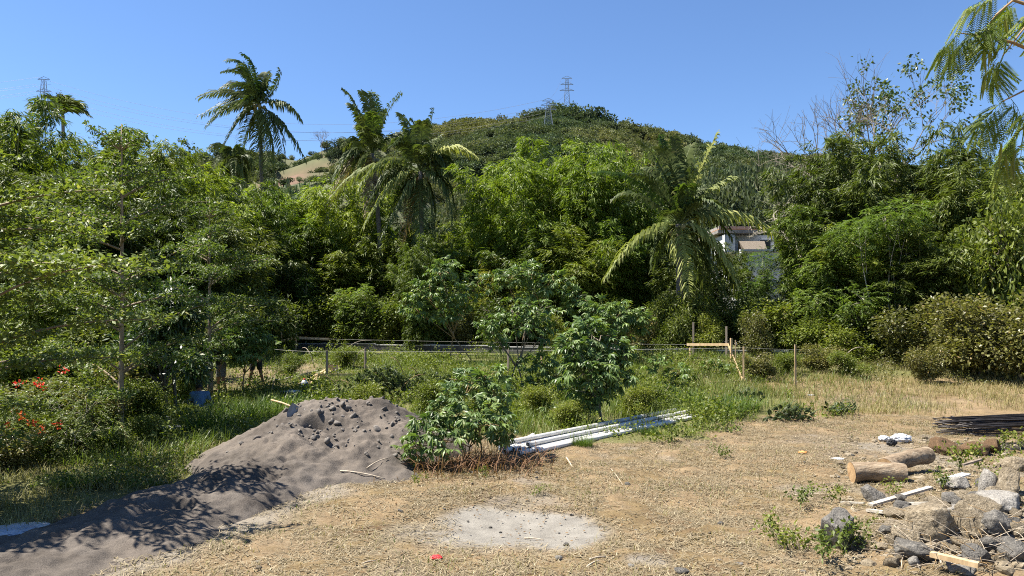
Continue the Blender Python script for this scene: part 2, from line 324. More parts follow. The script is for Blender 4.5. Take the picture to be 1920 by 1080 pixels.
def ground_material():
    m, nt, out = nodes('ground_soil'); L = nt.links; tc = N(nt, 'ShaderNodeTexCoord'); v = tc.outputs['Object']
    at = N(nt, 'ShaderNodeAttribute', attribute_name='cover'); sp = N(nt, 'ShaderNodeSeparateColor'); L.new(at.outputs['Color'], sp.inputs[0])
    n1 = noise(nt, 3.2, 8, .7, v); n2 = noise(nt, 38, 6, .75, v); n3 = noise(nt, .75, 6, .65, v); n4 = noise(nt, 130, 3, .7, v)
    straw = ramp(nt, n2.outputs[0], [(.32, (.055, .041, .026)), (.48, (.175, .136, .088)), (.66, (.29, .24, .165))])
    brown = ramp(nt, n1.outputs[0], [(.32, (.085, .063, .04)), (.55, (.21, .15, .085)), (.70, (.31, .245, .155))])
    a = mixc(nt, .5, straw.outputs[0], brown.outputs[0]); tint = ramp(nt, n3.outputs[0], [(.34, (.55, .45, .36)), (.45, (.85, .80, .60)), (.52, (1, .93, .82)), (.64, (1.15, 1.06, .94))]); a = mixc(nt, .85, a, tint.outputs[0], 'MULTIPLY')
    green = ramp(nt, n2.outputs[0], [(.3, (.055, .06, .02)), (.7, (.17, .16, .06))])
    pale = ramp(nt, n1.outputs[0], [(.33, (.13, .118, .10)), (.62, (.255, .235, .20))])
    pale2 = mixc(nt, .35, pale.outputs[0], ramp(nt, n4.outputs[0], [(.35, (.10, .09, .077)), (.6, (.29, .268, .232))]).outputs[0])
    vo = N(nt, 'ShaderNodeTexVoronoi'); vo.inputs['Scale'].default_value = 19; L.new(v, vo.inputs['Vector'])
    grav = ramp(nt, vo.outputs['Distance'], [(.05, (.33, .29, .235)), (.35, (.21, .18, .14)), (.6, (.085, .07, .052))])
    grav2 = mixc(nt, .5, grav.outputs[0], brown.outputs[0])
    def brk(o, lo, hi):
        s = N(nt, 'ShaderNodeMath', operation='ADD'); L.new(o, s.inputs[0])
        q = N(nt, 'ShaderNodeMath', operation='MULTIPLY_ADD'); L.new(n2.outputs[0], q.inputs[0]); q.inputs[1].default_value = .7; q.inputs[2].default_value = -.35; L.new(q.outputs[0], s.inputs[1])
        mr = N(nt, 'ShaderNodeMapRange'); mr.interpolation_type = 'SMOOTHSTEP'; L.new(s.outputs[0], mr.inputs[0]); mr.inputs[1].default_value = lo; mr.inputs[2].default_value = hi; return mr.outputs[0]
    c = mixc(nt, brk(sp.outputs[2], .2, .8), a, grav2); c = mixc(nt, brk(sp.outputs[0], .25, .75), c, green.outputs[0]); c = mixc(nt, brk(sp.outputs[1], .05, .95), c, pale2)
    b = N(nt, 'ShaderNodeBsdfPrincipled'); L.new(c, b.inputs['Base Color']); b.inputs['Roughness'].default_value = .95; b.inputs['Specular IOR Level'].default_value = .15
    bp = N(nt, 'ShaderNodeBump'); bp.inputs['Strength'].default_value = .8; bp.inputs['Distance'].default_value = .03; L.new(n2.outputs[0], bp.inputs['Height']); L.new(bp.outputs[0], b.inputs['Normal'])
    L.new(b.outputs[0], out.inputs[0]); return m
gme = np_mesh('ground', np.stack([GX, GY, GZ], -1), [gq], ground_material(), True)
ca = gme.color_attributes.new('cover', 'FLOAT_COLOR', 'POINT')
ca.data.foreach_set('color', np.stack([grn, pal, grv, np.ones_like(grn)], -1).astype(np.float32).ravel())
tag(link('ground', gme), kind='structure')

# ------------------------------------------------------------------ wooded hill behind
hx = np.arange(-420, 560, 4.0); hy = np.arange(104, 470, 3.5); HX, HY2 = np.meshgrid(hx, hy); HZ = hz(HX, HY2)
HZ[0] = -2
ny, nx = HX.shape; idx = np.arange(ny * nx).reshape(ny, nx)
hq = np.stack([idx[:-1, :-1], idx[:-1, 1:], idx[1:, 1:], idx[1:, :-1]], -1).reshape(-1, 4)
def bare_mask(x, y):
    """bare earth of the road benches cut into the spur, and a small scar on the main hill"""
    n = fbm(np.stack([x * .07, y * .07], -1), 44, 3)
    w = ((y - 105) / 15) % 1; a = sstep(-61, -57, x + n * 5) * (1 - sstep(-42, -38, x + n * 5)) * sstep(174, 180, y + n * 8) * (1 - sstep(206, 213, y + n * 6)) * np.clip(.35 + 1.2 * sstep(.35, .7, w) + n * .9, 0, 1)
    b = np.exp(-(((x - 56) / 4) ** 2 + ((y - 318) / 9) ** 2)) * 1.3
    return np.clip(np.maximum(a, b), 0, 1)
def hill_material():
    m, nt, out = nodes('hill_soil'); L = nt.links; tc = N(nt, 'ShaderNodeTexCoord'); v = tc.outputs['Object']
    at = N(nt, 'ShaderNodeAttribute', attribute_name='bare'); n1 = noise(nt, .09, 6, .65, v); n2 = noise(nt, .5, 6, .7, v)
    gr = ramp(nt, n1.outputs[0], [(.35, (.045, .058, .02)), (.65, (.09, .095, .04))]); so = ramp(nt, n2.outputs[0], [(.3, (.085, .048, .03)), (.7, (.18, .105, .068))])
    c = mixc(nt, at.outputs['Fac'], gr.outputs[0], so.outputs[0]); b = N(nt, 'ShaderNodeBsdfPrincipled'); L.new(c, b.inputs['Base Color']); b.inputs['Roughness'].default_value = 1
    L.new(b.outputs[0], out.inputs[0]); return m
hme = np_mesh('hill', np.stack([HX, HY2, HZ], -1), [hq], hill_material(), True)
ba = hme.attributes.new('bare', 'FLOAT', 'POINT'); ba.data.foreach_set('value', bare_mask(HX, HY2).astype(np.float32).ravel())
tag(link('hill', hme), kind='structure')

# ------------------------------------------------------------------ leaf builders
def kites(base, d, nrm, Ln, Wd, bend=.12, fold=.0):
    """flat pointed leaves as folded four-cornered faces; all arrays of n"""
    base = np.asarray(base, float); n = len(base); d = unit(d); Ln = np.broadcast_to(Ln, (n,))[:, None]; Wd = np.broadcast_to(Wd, (n,))[:, None]
    s = unit(np.cross(d, nrm)); nn = np.cross(s, d)
    mid = base + d * Ln * .42
    tip = base + d * Ln - UP * Ln * bend
    V = np.stack([base, mid + s * Wd / 2 - nn * fold * Wd, tip, mid - s * Wd / 2 - nn * fold * Wd], 1)
    return V
def kite_mesh(name, K, mats, midx=None):
    n = len(K); return np_mesh(name, K.reshape(-1, 3), [np.arange(n * 4).reshape(n, 4)], mats, False, midx)
def sprays(rng, C, O, k, Ln, Wd, droop, spread, jit, upn=.8, bend=.12):
    """k leaves at every point C, pointing along O"""
    C = np.repeat(C, k, 0); O = np.repeat(O, k, 0); n = len(C)
    d = unit(O + rng.normal(0, spread, (n, 3)) - UP * droop); nr = unit(UP * upn + rng.normal(0, .5, (n, 3)))
    return kites(C + rng.normal(0, jit, (n, 3)), d, nr, Ln * rng.uniform(.65, 1.2, n), Wd * rng.uniform(.75, 1.2, n), bend, .12)
def bez(a, b, c, n): 
    t = np.linspace(0, 1, n)[:, None]; return (1 - t) ** 2 * np.asarray(a, float) + 2 * t * (1 - t) * np.asarray(b, float) + t * t * np.asarray(c, float)
def lobes_points(rng, lobes, n, shell=.45):
    w = np.array([l[3] * l[4] * l[5] for l in lobes]) ** .75; w /= w.sum(); k = rng.choice(len(lobes), n, p=w); Lb = np.array(lobes, float)[k]
    d = unit(rng.normal(0, 1, (n, 3))); r = rng.uniform(0, 1, n) ** shell; r = r * (1 + .18 * vnoise(d * 2.2 + k[:, None] * 7.1, 3))
    C = Lb[:, :3] + d * r[:, None] * Lb[:, 3:6]; return C, unit(d / Lb[:, 3:6])
def tree_proto(name, lobes, nclu, k, Ln, Wd, mat, bark, seed, droop=.4, spread=.7, r0=.14, shell=.45, label='', cat='tree', group=None, jit=.08, limbs=True, upn=.8, base=(0, 0, -.15), fork=.35):
    rng = RNG(seed); t = thing(name, (0, 0, 0), label, cat, group)
    C, O = lobes_points(rng, lobes, nclu, shell); K = sprays(rng, C, O + UP * .15, k, Ln, Wd, droop, spread, jit, upn)
    link('crown', kite_mesh('crown', K, M[mat]), t)
    top = np.mean([l[:3] for l in lobes], 0); mb = MB(); b0 = np.array(base, float); f = b0 + (top - b0) * fork; f[2] = top[2] * fork
    mb.tube(bez(b0, b0 + (f - b0) * .5 + rng.normal(0, .06, 3), f, 6), np.linspace(r0, r0 * .75, 6), 7)
    for l in lobes:
        c = np.array(l[:3]); mid = (f + c) / 2 + rng.normal(0, .15, 3) * l[3]; mb.tube(bez(f - (f - b0) * .05, mid, c, 7), np.linspace(r0 * .6, r0 * .16, 7), 5)
        if limbs:
            for q in range(7):
                e = c + unit(rng.normal(0, 1, 3)) * np.array(l[3:6]) * .85; s = c + (f - c) * rng.uniform(0, .4); mb.tube(bez(s, (s + e) / 2 + rng.normal(0, .08, 3), e, 5), np.linspace(r0 * .22, r0 * .05, 5), 4, False)
    mb.build('trunk', M[bark], t, True); return t
def bamboo_proto(seed, mat, H=10.0, ncul=13, spreadr=2.3, k=9, Ln=.33, Wd=.056, name='bamboo_clump', lowf=.06):
    rng = RNG(seed); t = thing(name, (0, 0, 0), '', 'bamboo'); Cs = []; Os = []
    for c in range(ncul):
        a = rng.uniform(0, 2 * math.pi) if c else 0; r = rng.uniform(.1, .7); h = H * rng.uniform(.62, 1.0) if c > 1 else H
        lean = rng.uniform(.25, 1.0) * spreadr if c > 1 else .4; dirh = np.array([math.cos(a), math.sin(a), 0])
        b = dirh * r * .6; top = dirh * (r + lean) + UP * h * (.93 if lean > 1.3 else 1); ctl = dirh * (r + lean * .12) + UP * h * .72
        Pts = bez(b - UP * .2, ctl, top, 16)
        mb = MB(); mb.tube(Pts, np.linspace(.045, .008, 16), 5, False)
        if c < 5: mb.build('culm', M['culm'], t, True)
        u = np.linspace(0, 1, 34); u = u[u > lowf]; nodes_ = bez(b, ctl, top, 34)[-len(u):]
        for q, p in zip(u, nodes_):
            for _ in range(2 if rng.uniform() < .6 else 3):
                ba = rng.uniform(0, 2 * math.pi); bl = rng.uniform(.4, 1.35) * (1.15 - .55 * q)
                bd = unit(np.array([math.cos(ba), math.sin(ba), rng.uniform(-.1, .55)]) + dirh * .45)
                ss = np.array([.45, .75, 1.0])[rng.integers(0, 2):]
                pt = p + bd * bl * ss[:, None] - UP * (.38 * bl * ss ** 2)[:, None]; Cs.append(pt); Os.append(np.repeat(unit(bd - UP * .5)[None], len(ss), 0))
    C = np.concatenate(Cs); O = np.concatenate(Os)
    K = sprays(rng, C, O, k, Ln, Wd, .3, .5, .075, .9, .16)
    link('crown', kite_mesh('crown', K, M[mat]), t); t['H'] = H; return t
def tiered_proto(seed, H, tiers, mat='terminalia', trunk_r=.07, nbr=6, label='', name='layered_tree'):
    """thin straight trunk with flat storeys of small leaves; tiers = (height, branch length, upward slope)"""
    rng = RNG(seed); t = thing(name, (0, 0, 0), label, 'tree'); mb = MB(); mb.tube(bez((0, 0, -.2), (.05, .03, H * .5), (.02, 0, H), 12), np.linspace(trunk_r, .012, 12), 7); Cs = []
    tw = MB()
    for (h0, Lb, sl) in tiers:
        a0 = rng.uniform(0, 6.28)
        for q in range(nbr):
            h = h0 + rng.normal(0, .38) * (h0 < H * .85); a = a0 + q * 2 * math.pi / nbr + rng.normal(0, .2); l = Lb * rng.uniform(.7, 1.12); d = np.array([math.cos(a), math.sin(a), sl + rng.normal(0, .17)])
            Pm = np.array([0, 0, h]) + d * l * np.linspace(0, 1, 8)[:, None] + UP * (.10 * l * np.sin(np.linspace(0, math.pi, 8)))[:, None]
            tw.tube(Pm, np.linspace(trunk_r * .42, .006, 8), 4, False)
            for s in np.linspace(.22, 1, int(8 + l * 4)):
                p = np.array([0, 0, h]) + d * l * s + UP * .10 * l * math.sin(math.pi * s)
                for sg in (-1, 1):
                    if rng.uniform() < .22: continue
                    sd = np.array([-math.sin(a), math.cos(a), 0]) * sg + d * .55; ll = rng.uniform(.25, .6) * l * .42 * (1.1 - .6 * s) + .1
                    m = max(2, int(ll / .075)); Cs.append(p + sd * ll * np.linspace(.15, 1, m)[:, None] + rng.normal(0, .055, (m, 3)))
    C = np.concatenate(Cs); O = np.zeros_like(C); O[:, 2] = .25
    K = sprays(rng, C, O, 6, .10, .052, 0, .75, .03, 1.6, .1)
    link('crown', kite_mesh('crown', K, M[mat]), t); mb.build('trunk', M['tanbark'], t, True); tw.build('branches', M['tanbark'], t, True); t['H'] = H; return t

# ------------------------------------------------------------------ woods on the hill: one mass, crowns instanced on points
def hill_crown(seed):
    rng = RNG(seed); L = [(0, 0, .62, .5, .5, .36)] + [(rng.normal(0, .24), rng.normal(0, .24), rng.uniform(.35, .85), rng.uniform(.22, .36), rng.uniform(.22, .36), rng.uniform(.18, .3)) for _ in range(6)]
    C, O = lobes_points(rng, L, 420, .3); K = sprays(rng, C, O, 1, .17, .12, .1, .5, .01, .6)
    mb = MB(); mb.tube([(0, 0, -.25), (0, 0, .6)], [.04, .02], 5); Vt = np.concatenate(mb.V); n = len(K)
    return np_mesh('hill_crown', np.concatenate([K.reshape(-1, 3), Vt]), [np.concatenate([np.arange(n * 4).reshape(n, 4), mb.Q[0] + n * 4])], M['hillleaf'])
HILL_CROWNS = [hill_crown(900 + i) for i in range(7)]
proto_col = bpy.data.collections.new('hill_crown_sources')
for i, me in enumerate(HILL_CROWNS):
    proto_col.objects.link(bpy.data.objects.new('hill_crown', me))
rng = RNG(77); n = 15000
n = 34000; fx = rng.uniform(-300, 330, n); fy = 108 + rng.uniform(0, 1, n) ** .75 * 247
px_ = 960 + 1400 * fx / fy; ok = (px_ > -150) & (px_ < 2050)
dens = fbm(np.stack([fx * .03, fy * .03], -1), 61, 3); ok &= rng.uniform(0, 1, n) < np.where(px_ < 760, .9, .95) * np.clip(1.0 + dens * .5, .3, 1)
ok &= bare_mask(fx, fy) < .42 + rng.uniform(0, .2, n)
fx, fy = fx[ok], fy[ok]; fz = hz(fx, fy) - .3
sc = rng.uniform(2.0, 4.6, len(fx)) * np.where((fy < 215) & (fx < -15), .55, 1.0) * (1 + .35 * np.clip(fbm(np.stack([fx * .05, fy * .05], -1), 71, 2), -1, 1))
fme = bpy.data.meshes.new('hill_woods'); fme.vertices.add(len(fx)); fme.vertices.foreach_set('co', np.stack([fx, fy, fz], -1).astype(np.float32).ravel())
at = fme.attributes.new('tree_scale', 'FLOAT', 'POINT'); at.data.foreach_set('value', sc.astype(np.float32))
at = fme.attributes.new('tree_turn', 'FLOAT_VECTOR', 'POINT'); tv = np.zeros((len(fx), 3), np.float32); tv[:, 2] = rng.uniform(0, 6.28, len(fx)); tv[:, 0] = rng.normal(0, .08, len(fx)); at.data.foreach_set('vector', tv.ravel())
fo = tag(link('hill_woods', fme), 'mixed green woodland covering the slopes of the hill', 'woods', kind='stuff')
ng = bpy.data.node_groups.new('scatter_crowns', 'GeometryNodeTree'); ng.interface.new_socket('Geometry', in_out='INPUT', socket_type='NodeSocketGeometry'); ng.interface.new_socket('Geometry', in_out='OUTPUT', socket_type='NodeSocketGeometry')
gi = ng.nodes.new('NodeGroupInput'); go = ng.nodes.new('NodeGroupOutput'); ip = ng.nodes.new('GeometryNodeInstanceOnPoints'); ci = ng.nodes.new('GeometryNodeCollectionInfo')
ci.inputs['Collection'].default_value = proto_col; ci.inputs['Separate Children'].default_value = True; ci.inputs['Reset Children'].default_value = True; ip.inputs['Pick Instance'].default_value = True
na = ng.nodes.new('GeometryNodeInputNamedAttribute'); na.data_type = 'FLOAT'; na.inputs['Name'].default_value = 'tree_scale'
nb = ng.nodes.new('GeometryNodeInputNamedAttribute'); nb.data_type = 'FLOAT_VECTOR'; nb.inputs['Name'].default_value = 'tree_turn'
er = ng.nodes.new('FunctionNodeEulerToRotation')
for a, b in ((gi.outputs[0], ip.inputs['Points']), (ci.outputs[0], ip.inputs['Instance']), (na.outputs[0], ip.inputs['Scale']), (nb.outputs[0], er.inputs[0]), (er.outputs[0], ip.inputs['Rotation']), (ip.outputs[0], go.inputs[0])): ng.links.new(a, b)
mod = fo.modifiers.new('scatter', 'NODES'); mod.node_group = ng
# trees that stand out on the crest and in the valley: things
def hill_tree(px, d, size, seed, label, group, sink=.3, base=None):
    x = (px - 960) / 1400 * d; z = float(hz(x, d)) if d > 108 else float(gz(x, d)); z = base if base is not None else z
    t = thing('hill_tree', (x, d, z - sink), label, 'tree', group, rz=seed * 1.7, scale=size); link('crown', HILL_CROWNS[seed % 7], t); return t
for i, (px, s) in enumerate([(836, 5), (868, 5.5), (905, 5), (940, 6), (985, 6.5), (1010, 7), (1040, 7.5), (1078, 8), (1098, 9), (1120, 8.5), (1140, 7.5), (1172, 7), (1215, 6), (1262, 5.5), (1300, 6.5)]):
    hill_tree(px, 338 - (i % 3) * 4, (s * .8, s * .8, s), i, 'bushy tree on the hill crest near the tall pylon' if 1000 < px < 1150 else 'bushy tree on the hill crest ' + ('sloping down behind the palms' if px <= 1000 else 'above the yellow-fronded palm'), 'trees along the hill crest')
VT = []
for q in range(3):
    rng = RNG(950 + q); VT.append(kite_mesh('crown', sprays(rng, *lobes_points(rng, [(0, 0, .68, .42, .42, .26)] + [(rng.normal(0, .26), rng.normal(0, .26), rng.uniform(.25, .85), rng.uniform(.16, .26), rng.uniform(.16, .26), rng.uniform(.12, .18)) for _ in range(13)], 2600, .35), 2, .055, .034, .1, .6, .01, .6), M['hillleaf']))
for i, (px, d, top, w, lb) in enumerate([(575, 95, 345, 7, 'olive bushy tree in the valley between the two palm groups'), (520, 110, 352, 6, 'dull olive tree beside the thin trunk of the tallest palm'), (940, 105, 345, 8, 'rounded olive tree below the hill behind the bamboo'), (890, 85, 365, 7, 'dark rounded tree right of the palm crown with coconuts'),
        (1440, 120, 300, 9, 'dark tree on the saddle right of the hill'), (1400, 115, 305, 8, 'dark tree behind the upright spear of the pale-fronded palm'), (1475, 100, 325, 8, 'dull tree at the foot of the slope above the white villa'), (1360, 100, 330, 8, 'shaded tree between villa roof and hillside'), (1520, 90, 345, 7, 'yellowish tree below the bare twigs beside the bamboo'), (640, 190, 262, 5, 'round tree on top of the bare earth cutting'), (662, 190, 264, 4.5, 'lower round tree on the bare earth cutting'), (1290, 105, 300, 9, 'tree behind the crown of the pale-fronded palm')]):
    x = (px - 960) / 1400 * d; z0 = float(hz(x, d)) if d > 108 else .9; zt = EYE + (600 - top) / 1400 * d; h = max(3.0, (zt - z0) / .95)
    t = thing('valley_tree', (x, d, z0), lb, 'tree', None, rz=i * 2.1, scale=(w * 1.15, w * 1.15, h)); link('crown', VT[i % 3], t); mb = MB(); mb.tube([(0, 0, -.02), (.01, 0, .6)], [.03, .015], 6); mb.build('trunk', M['bark'], t)


# ------------------------------------------------------------------ plants: prototypes and placing
def place(proto, px, d, top, label, w=1.0, rz=0.0, group=None, off=0.0):
    x = (px - CX) / FPX * d; zb = float(gz(x, d)); h = EYE + (HY - top) / FPX * d - zb; s = h / proto['H']
    sc = (w, w, s)
    if not proto.get('used'):
        proto['used'] = 1; proto.location = (x, d, zb); proto.rotation_euler = (0, 0, rz); proto.scale = sc; proto['label'] = label
        if group: proto['group'] = group
        return proto
    return copy_thing(proto, (x, d, zb), rz, sc, label, group)
BG = [bamboo_proto(101, 'bamboo'), bamboo_proto(102, 'bamboo', spreadr=2.8), bamboo_proto(103, 'bamboo', ncul=15, spreadr=2.0)]
BB = [bamboo_proto(111, 'bamboo_bright'), bamboo_proto(112, 'bamboo_bright', spreadr=2.7), bamboo_proto(113, 'bamboo_bright', ncul=15)]
BD = [bamboo_proto(121, 'bamboo_dark'), bamboo_proto(122, 'bamboo_dark', spreadr=2.7)]
BY = [bamboo_proto(131, 'yellow', H=6, ncul=7, spreadr=1.6)]
ROWS = [  # kind, column, distance, top row, width, label
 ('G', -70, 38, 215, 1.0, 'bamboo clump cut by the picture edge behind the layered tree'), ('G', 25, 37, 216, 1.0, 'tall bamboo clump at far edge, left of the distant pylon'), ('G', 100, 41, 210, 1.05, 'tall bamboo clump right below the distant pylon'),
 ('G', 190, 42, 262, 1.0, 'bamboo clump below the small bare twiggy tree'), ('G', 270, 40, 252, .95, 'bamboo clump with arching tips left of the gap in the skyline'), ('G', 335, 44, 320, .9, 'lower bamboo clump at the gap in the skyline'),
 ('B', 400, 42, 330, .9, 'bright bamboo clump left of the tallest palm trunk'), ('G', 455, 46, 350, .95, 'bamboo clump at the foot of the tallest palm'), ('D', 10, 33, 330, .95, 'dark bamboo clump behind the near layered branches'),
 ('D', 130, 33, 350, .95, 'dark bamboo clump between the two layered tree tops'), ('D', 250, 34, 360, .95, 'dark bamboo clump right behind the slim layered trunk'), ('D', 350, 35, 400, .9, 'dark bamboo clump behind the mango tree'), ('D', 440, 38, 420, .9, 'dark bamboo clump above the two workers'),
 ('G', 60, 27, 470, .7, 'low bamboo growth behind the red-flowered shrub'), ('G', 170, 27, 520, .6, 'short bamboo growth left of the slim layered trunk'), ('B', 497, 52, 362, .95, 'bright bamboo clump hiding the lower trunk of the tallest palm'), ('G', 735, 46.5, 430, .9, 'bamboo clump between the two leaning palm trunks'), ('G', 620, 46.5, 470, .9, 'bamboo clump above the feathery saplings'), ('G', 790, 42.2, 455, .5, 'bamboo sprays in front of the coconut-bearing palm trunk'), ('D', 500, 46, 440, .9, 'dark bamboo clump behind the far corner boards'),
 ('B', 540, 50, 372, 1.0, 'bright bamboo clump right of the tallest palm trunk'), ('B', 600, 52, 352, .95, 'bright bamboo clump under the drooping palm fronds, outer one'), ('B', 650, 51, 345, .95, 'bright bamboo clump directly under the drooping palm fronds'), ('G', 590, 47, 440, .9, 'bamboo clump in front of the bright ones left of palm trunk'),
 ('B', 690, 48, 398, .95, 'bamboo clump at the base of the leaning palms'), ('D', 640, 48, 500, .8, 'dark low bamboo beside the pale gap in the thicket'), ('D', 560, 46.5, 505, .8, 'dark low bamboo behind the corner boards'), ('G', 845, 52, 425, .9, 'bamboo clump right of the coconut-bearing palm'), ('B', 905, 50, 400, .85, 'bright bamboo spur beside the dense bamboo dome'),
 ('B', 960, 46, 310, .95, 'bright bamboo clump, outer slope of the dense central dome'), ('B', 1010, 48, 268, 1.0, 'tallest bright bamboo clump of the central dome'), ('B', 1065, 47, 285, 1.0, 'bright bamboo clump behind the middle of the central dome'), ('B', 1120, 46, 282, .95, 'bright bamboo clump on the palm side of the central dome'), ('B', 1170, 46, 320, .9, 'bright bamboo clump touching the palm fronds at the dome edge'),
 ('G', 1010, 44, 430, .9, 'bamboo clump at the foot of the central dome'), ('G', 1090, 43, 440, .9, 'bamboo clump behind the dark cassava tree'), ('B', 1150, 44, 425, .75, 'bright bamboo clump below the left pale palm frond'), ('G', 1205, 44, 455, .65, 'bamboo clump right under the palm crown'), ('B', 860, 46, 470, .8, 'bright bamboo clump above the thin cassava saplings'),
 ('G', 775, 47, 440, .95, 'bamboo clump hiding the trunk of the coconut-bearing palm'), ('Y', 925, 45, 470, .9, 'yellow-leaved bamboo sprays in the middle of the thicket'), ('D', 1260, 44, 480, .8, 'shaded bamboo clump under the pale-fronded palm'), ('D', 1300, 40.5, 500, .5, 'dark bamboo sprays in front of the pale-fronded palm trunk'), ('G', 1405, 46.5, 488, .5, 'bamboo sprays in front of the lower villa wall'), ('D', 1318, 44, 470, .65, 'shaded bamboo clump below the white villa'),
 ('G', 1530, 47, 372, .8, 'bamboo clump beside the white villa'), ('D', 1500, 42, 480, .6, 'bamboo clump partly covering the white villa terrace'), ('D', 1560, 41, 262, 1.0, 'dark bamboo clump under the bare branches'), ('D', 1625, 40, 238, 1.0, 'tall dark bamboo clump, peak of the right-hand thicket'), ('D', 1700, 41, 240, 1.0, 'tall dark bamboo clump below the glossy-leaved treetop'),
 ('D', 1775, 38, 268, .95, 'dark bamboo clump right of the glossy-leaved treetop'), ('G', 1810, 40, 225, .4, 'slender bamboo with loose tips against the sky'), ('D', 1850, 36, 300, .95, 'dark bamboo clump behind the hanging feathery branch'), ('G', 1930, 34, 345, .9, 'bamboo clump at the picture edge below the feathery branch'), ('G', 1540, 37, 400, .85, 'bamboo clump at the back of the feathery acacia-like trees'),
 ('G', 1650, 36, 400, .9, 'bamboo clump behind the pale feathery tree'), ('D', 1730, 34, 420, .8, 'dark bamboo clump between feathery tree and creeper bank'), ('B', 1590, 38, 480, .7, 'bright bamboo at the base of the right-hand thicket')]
cnt = {'G': 0, 'B': 0, 'D': 0, 'Y': 0}; KB = {'G': BG, 'B': BB, 'D': BD, 'Y': BY}
for i, (k, px, d, top, w, lb) in enumerate(ROWS):
    d = d + 3 if 515 < px < 900 and 43 < d < 50 else d; pr = KB[k][cnt[k] % len(KB[k])]; cnt[k] += 1; place(pr, px, d, top + (8 if px > 1540 else -12), lb, w * 1.3, i * 2.39, 'bamboo clumps of the thicket')
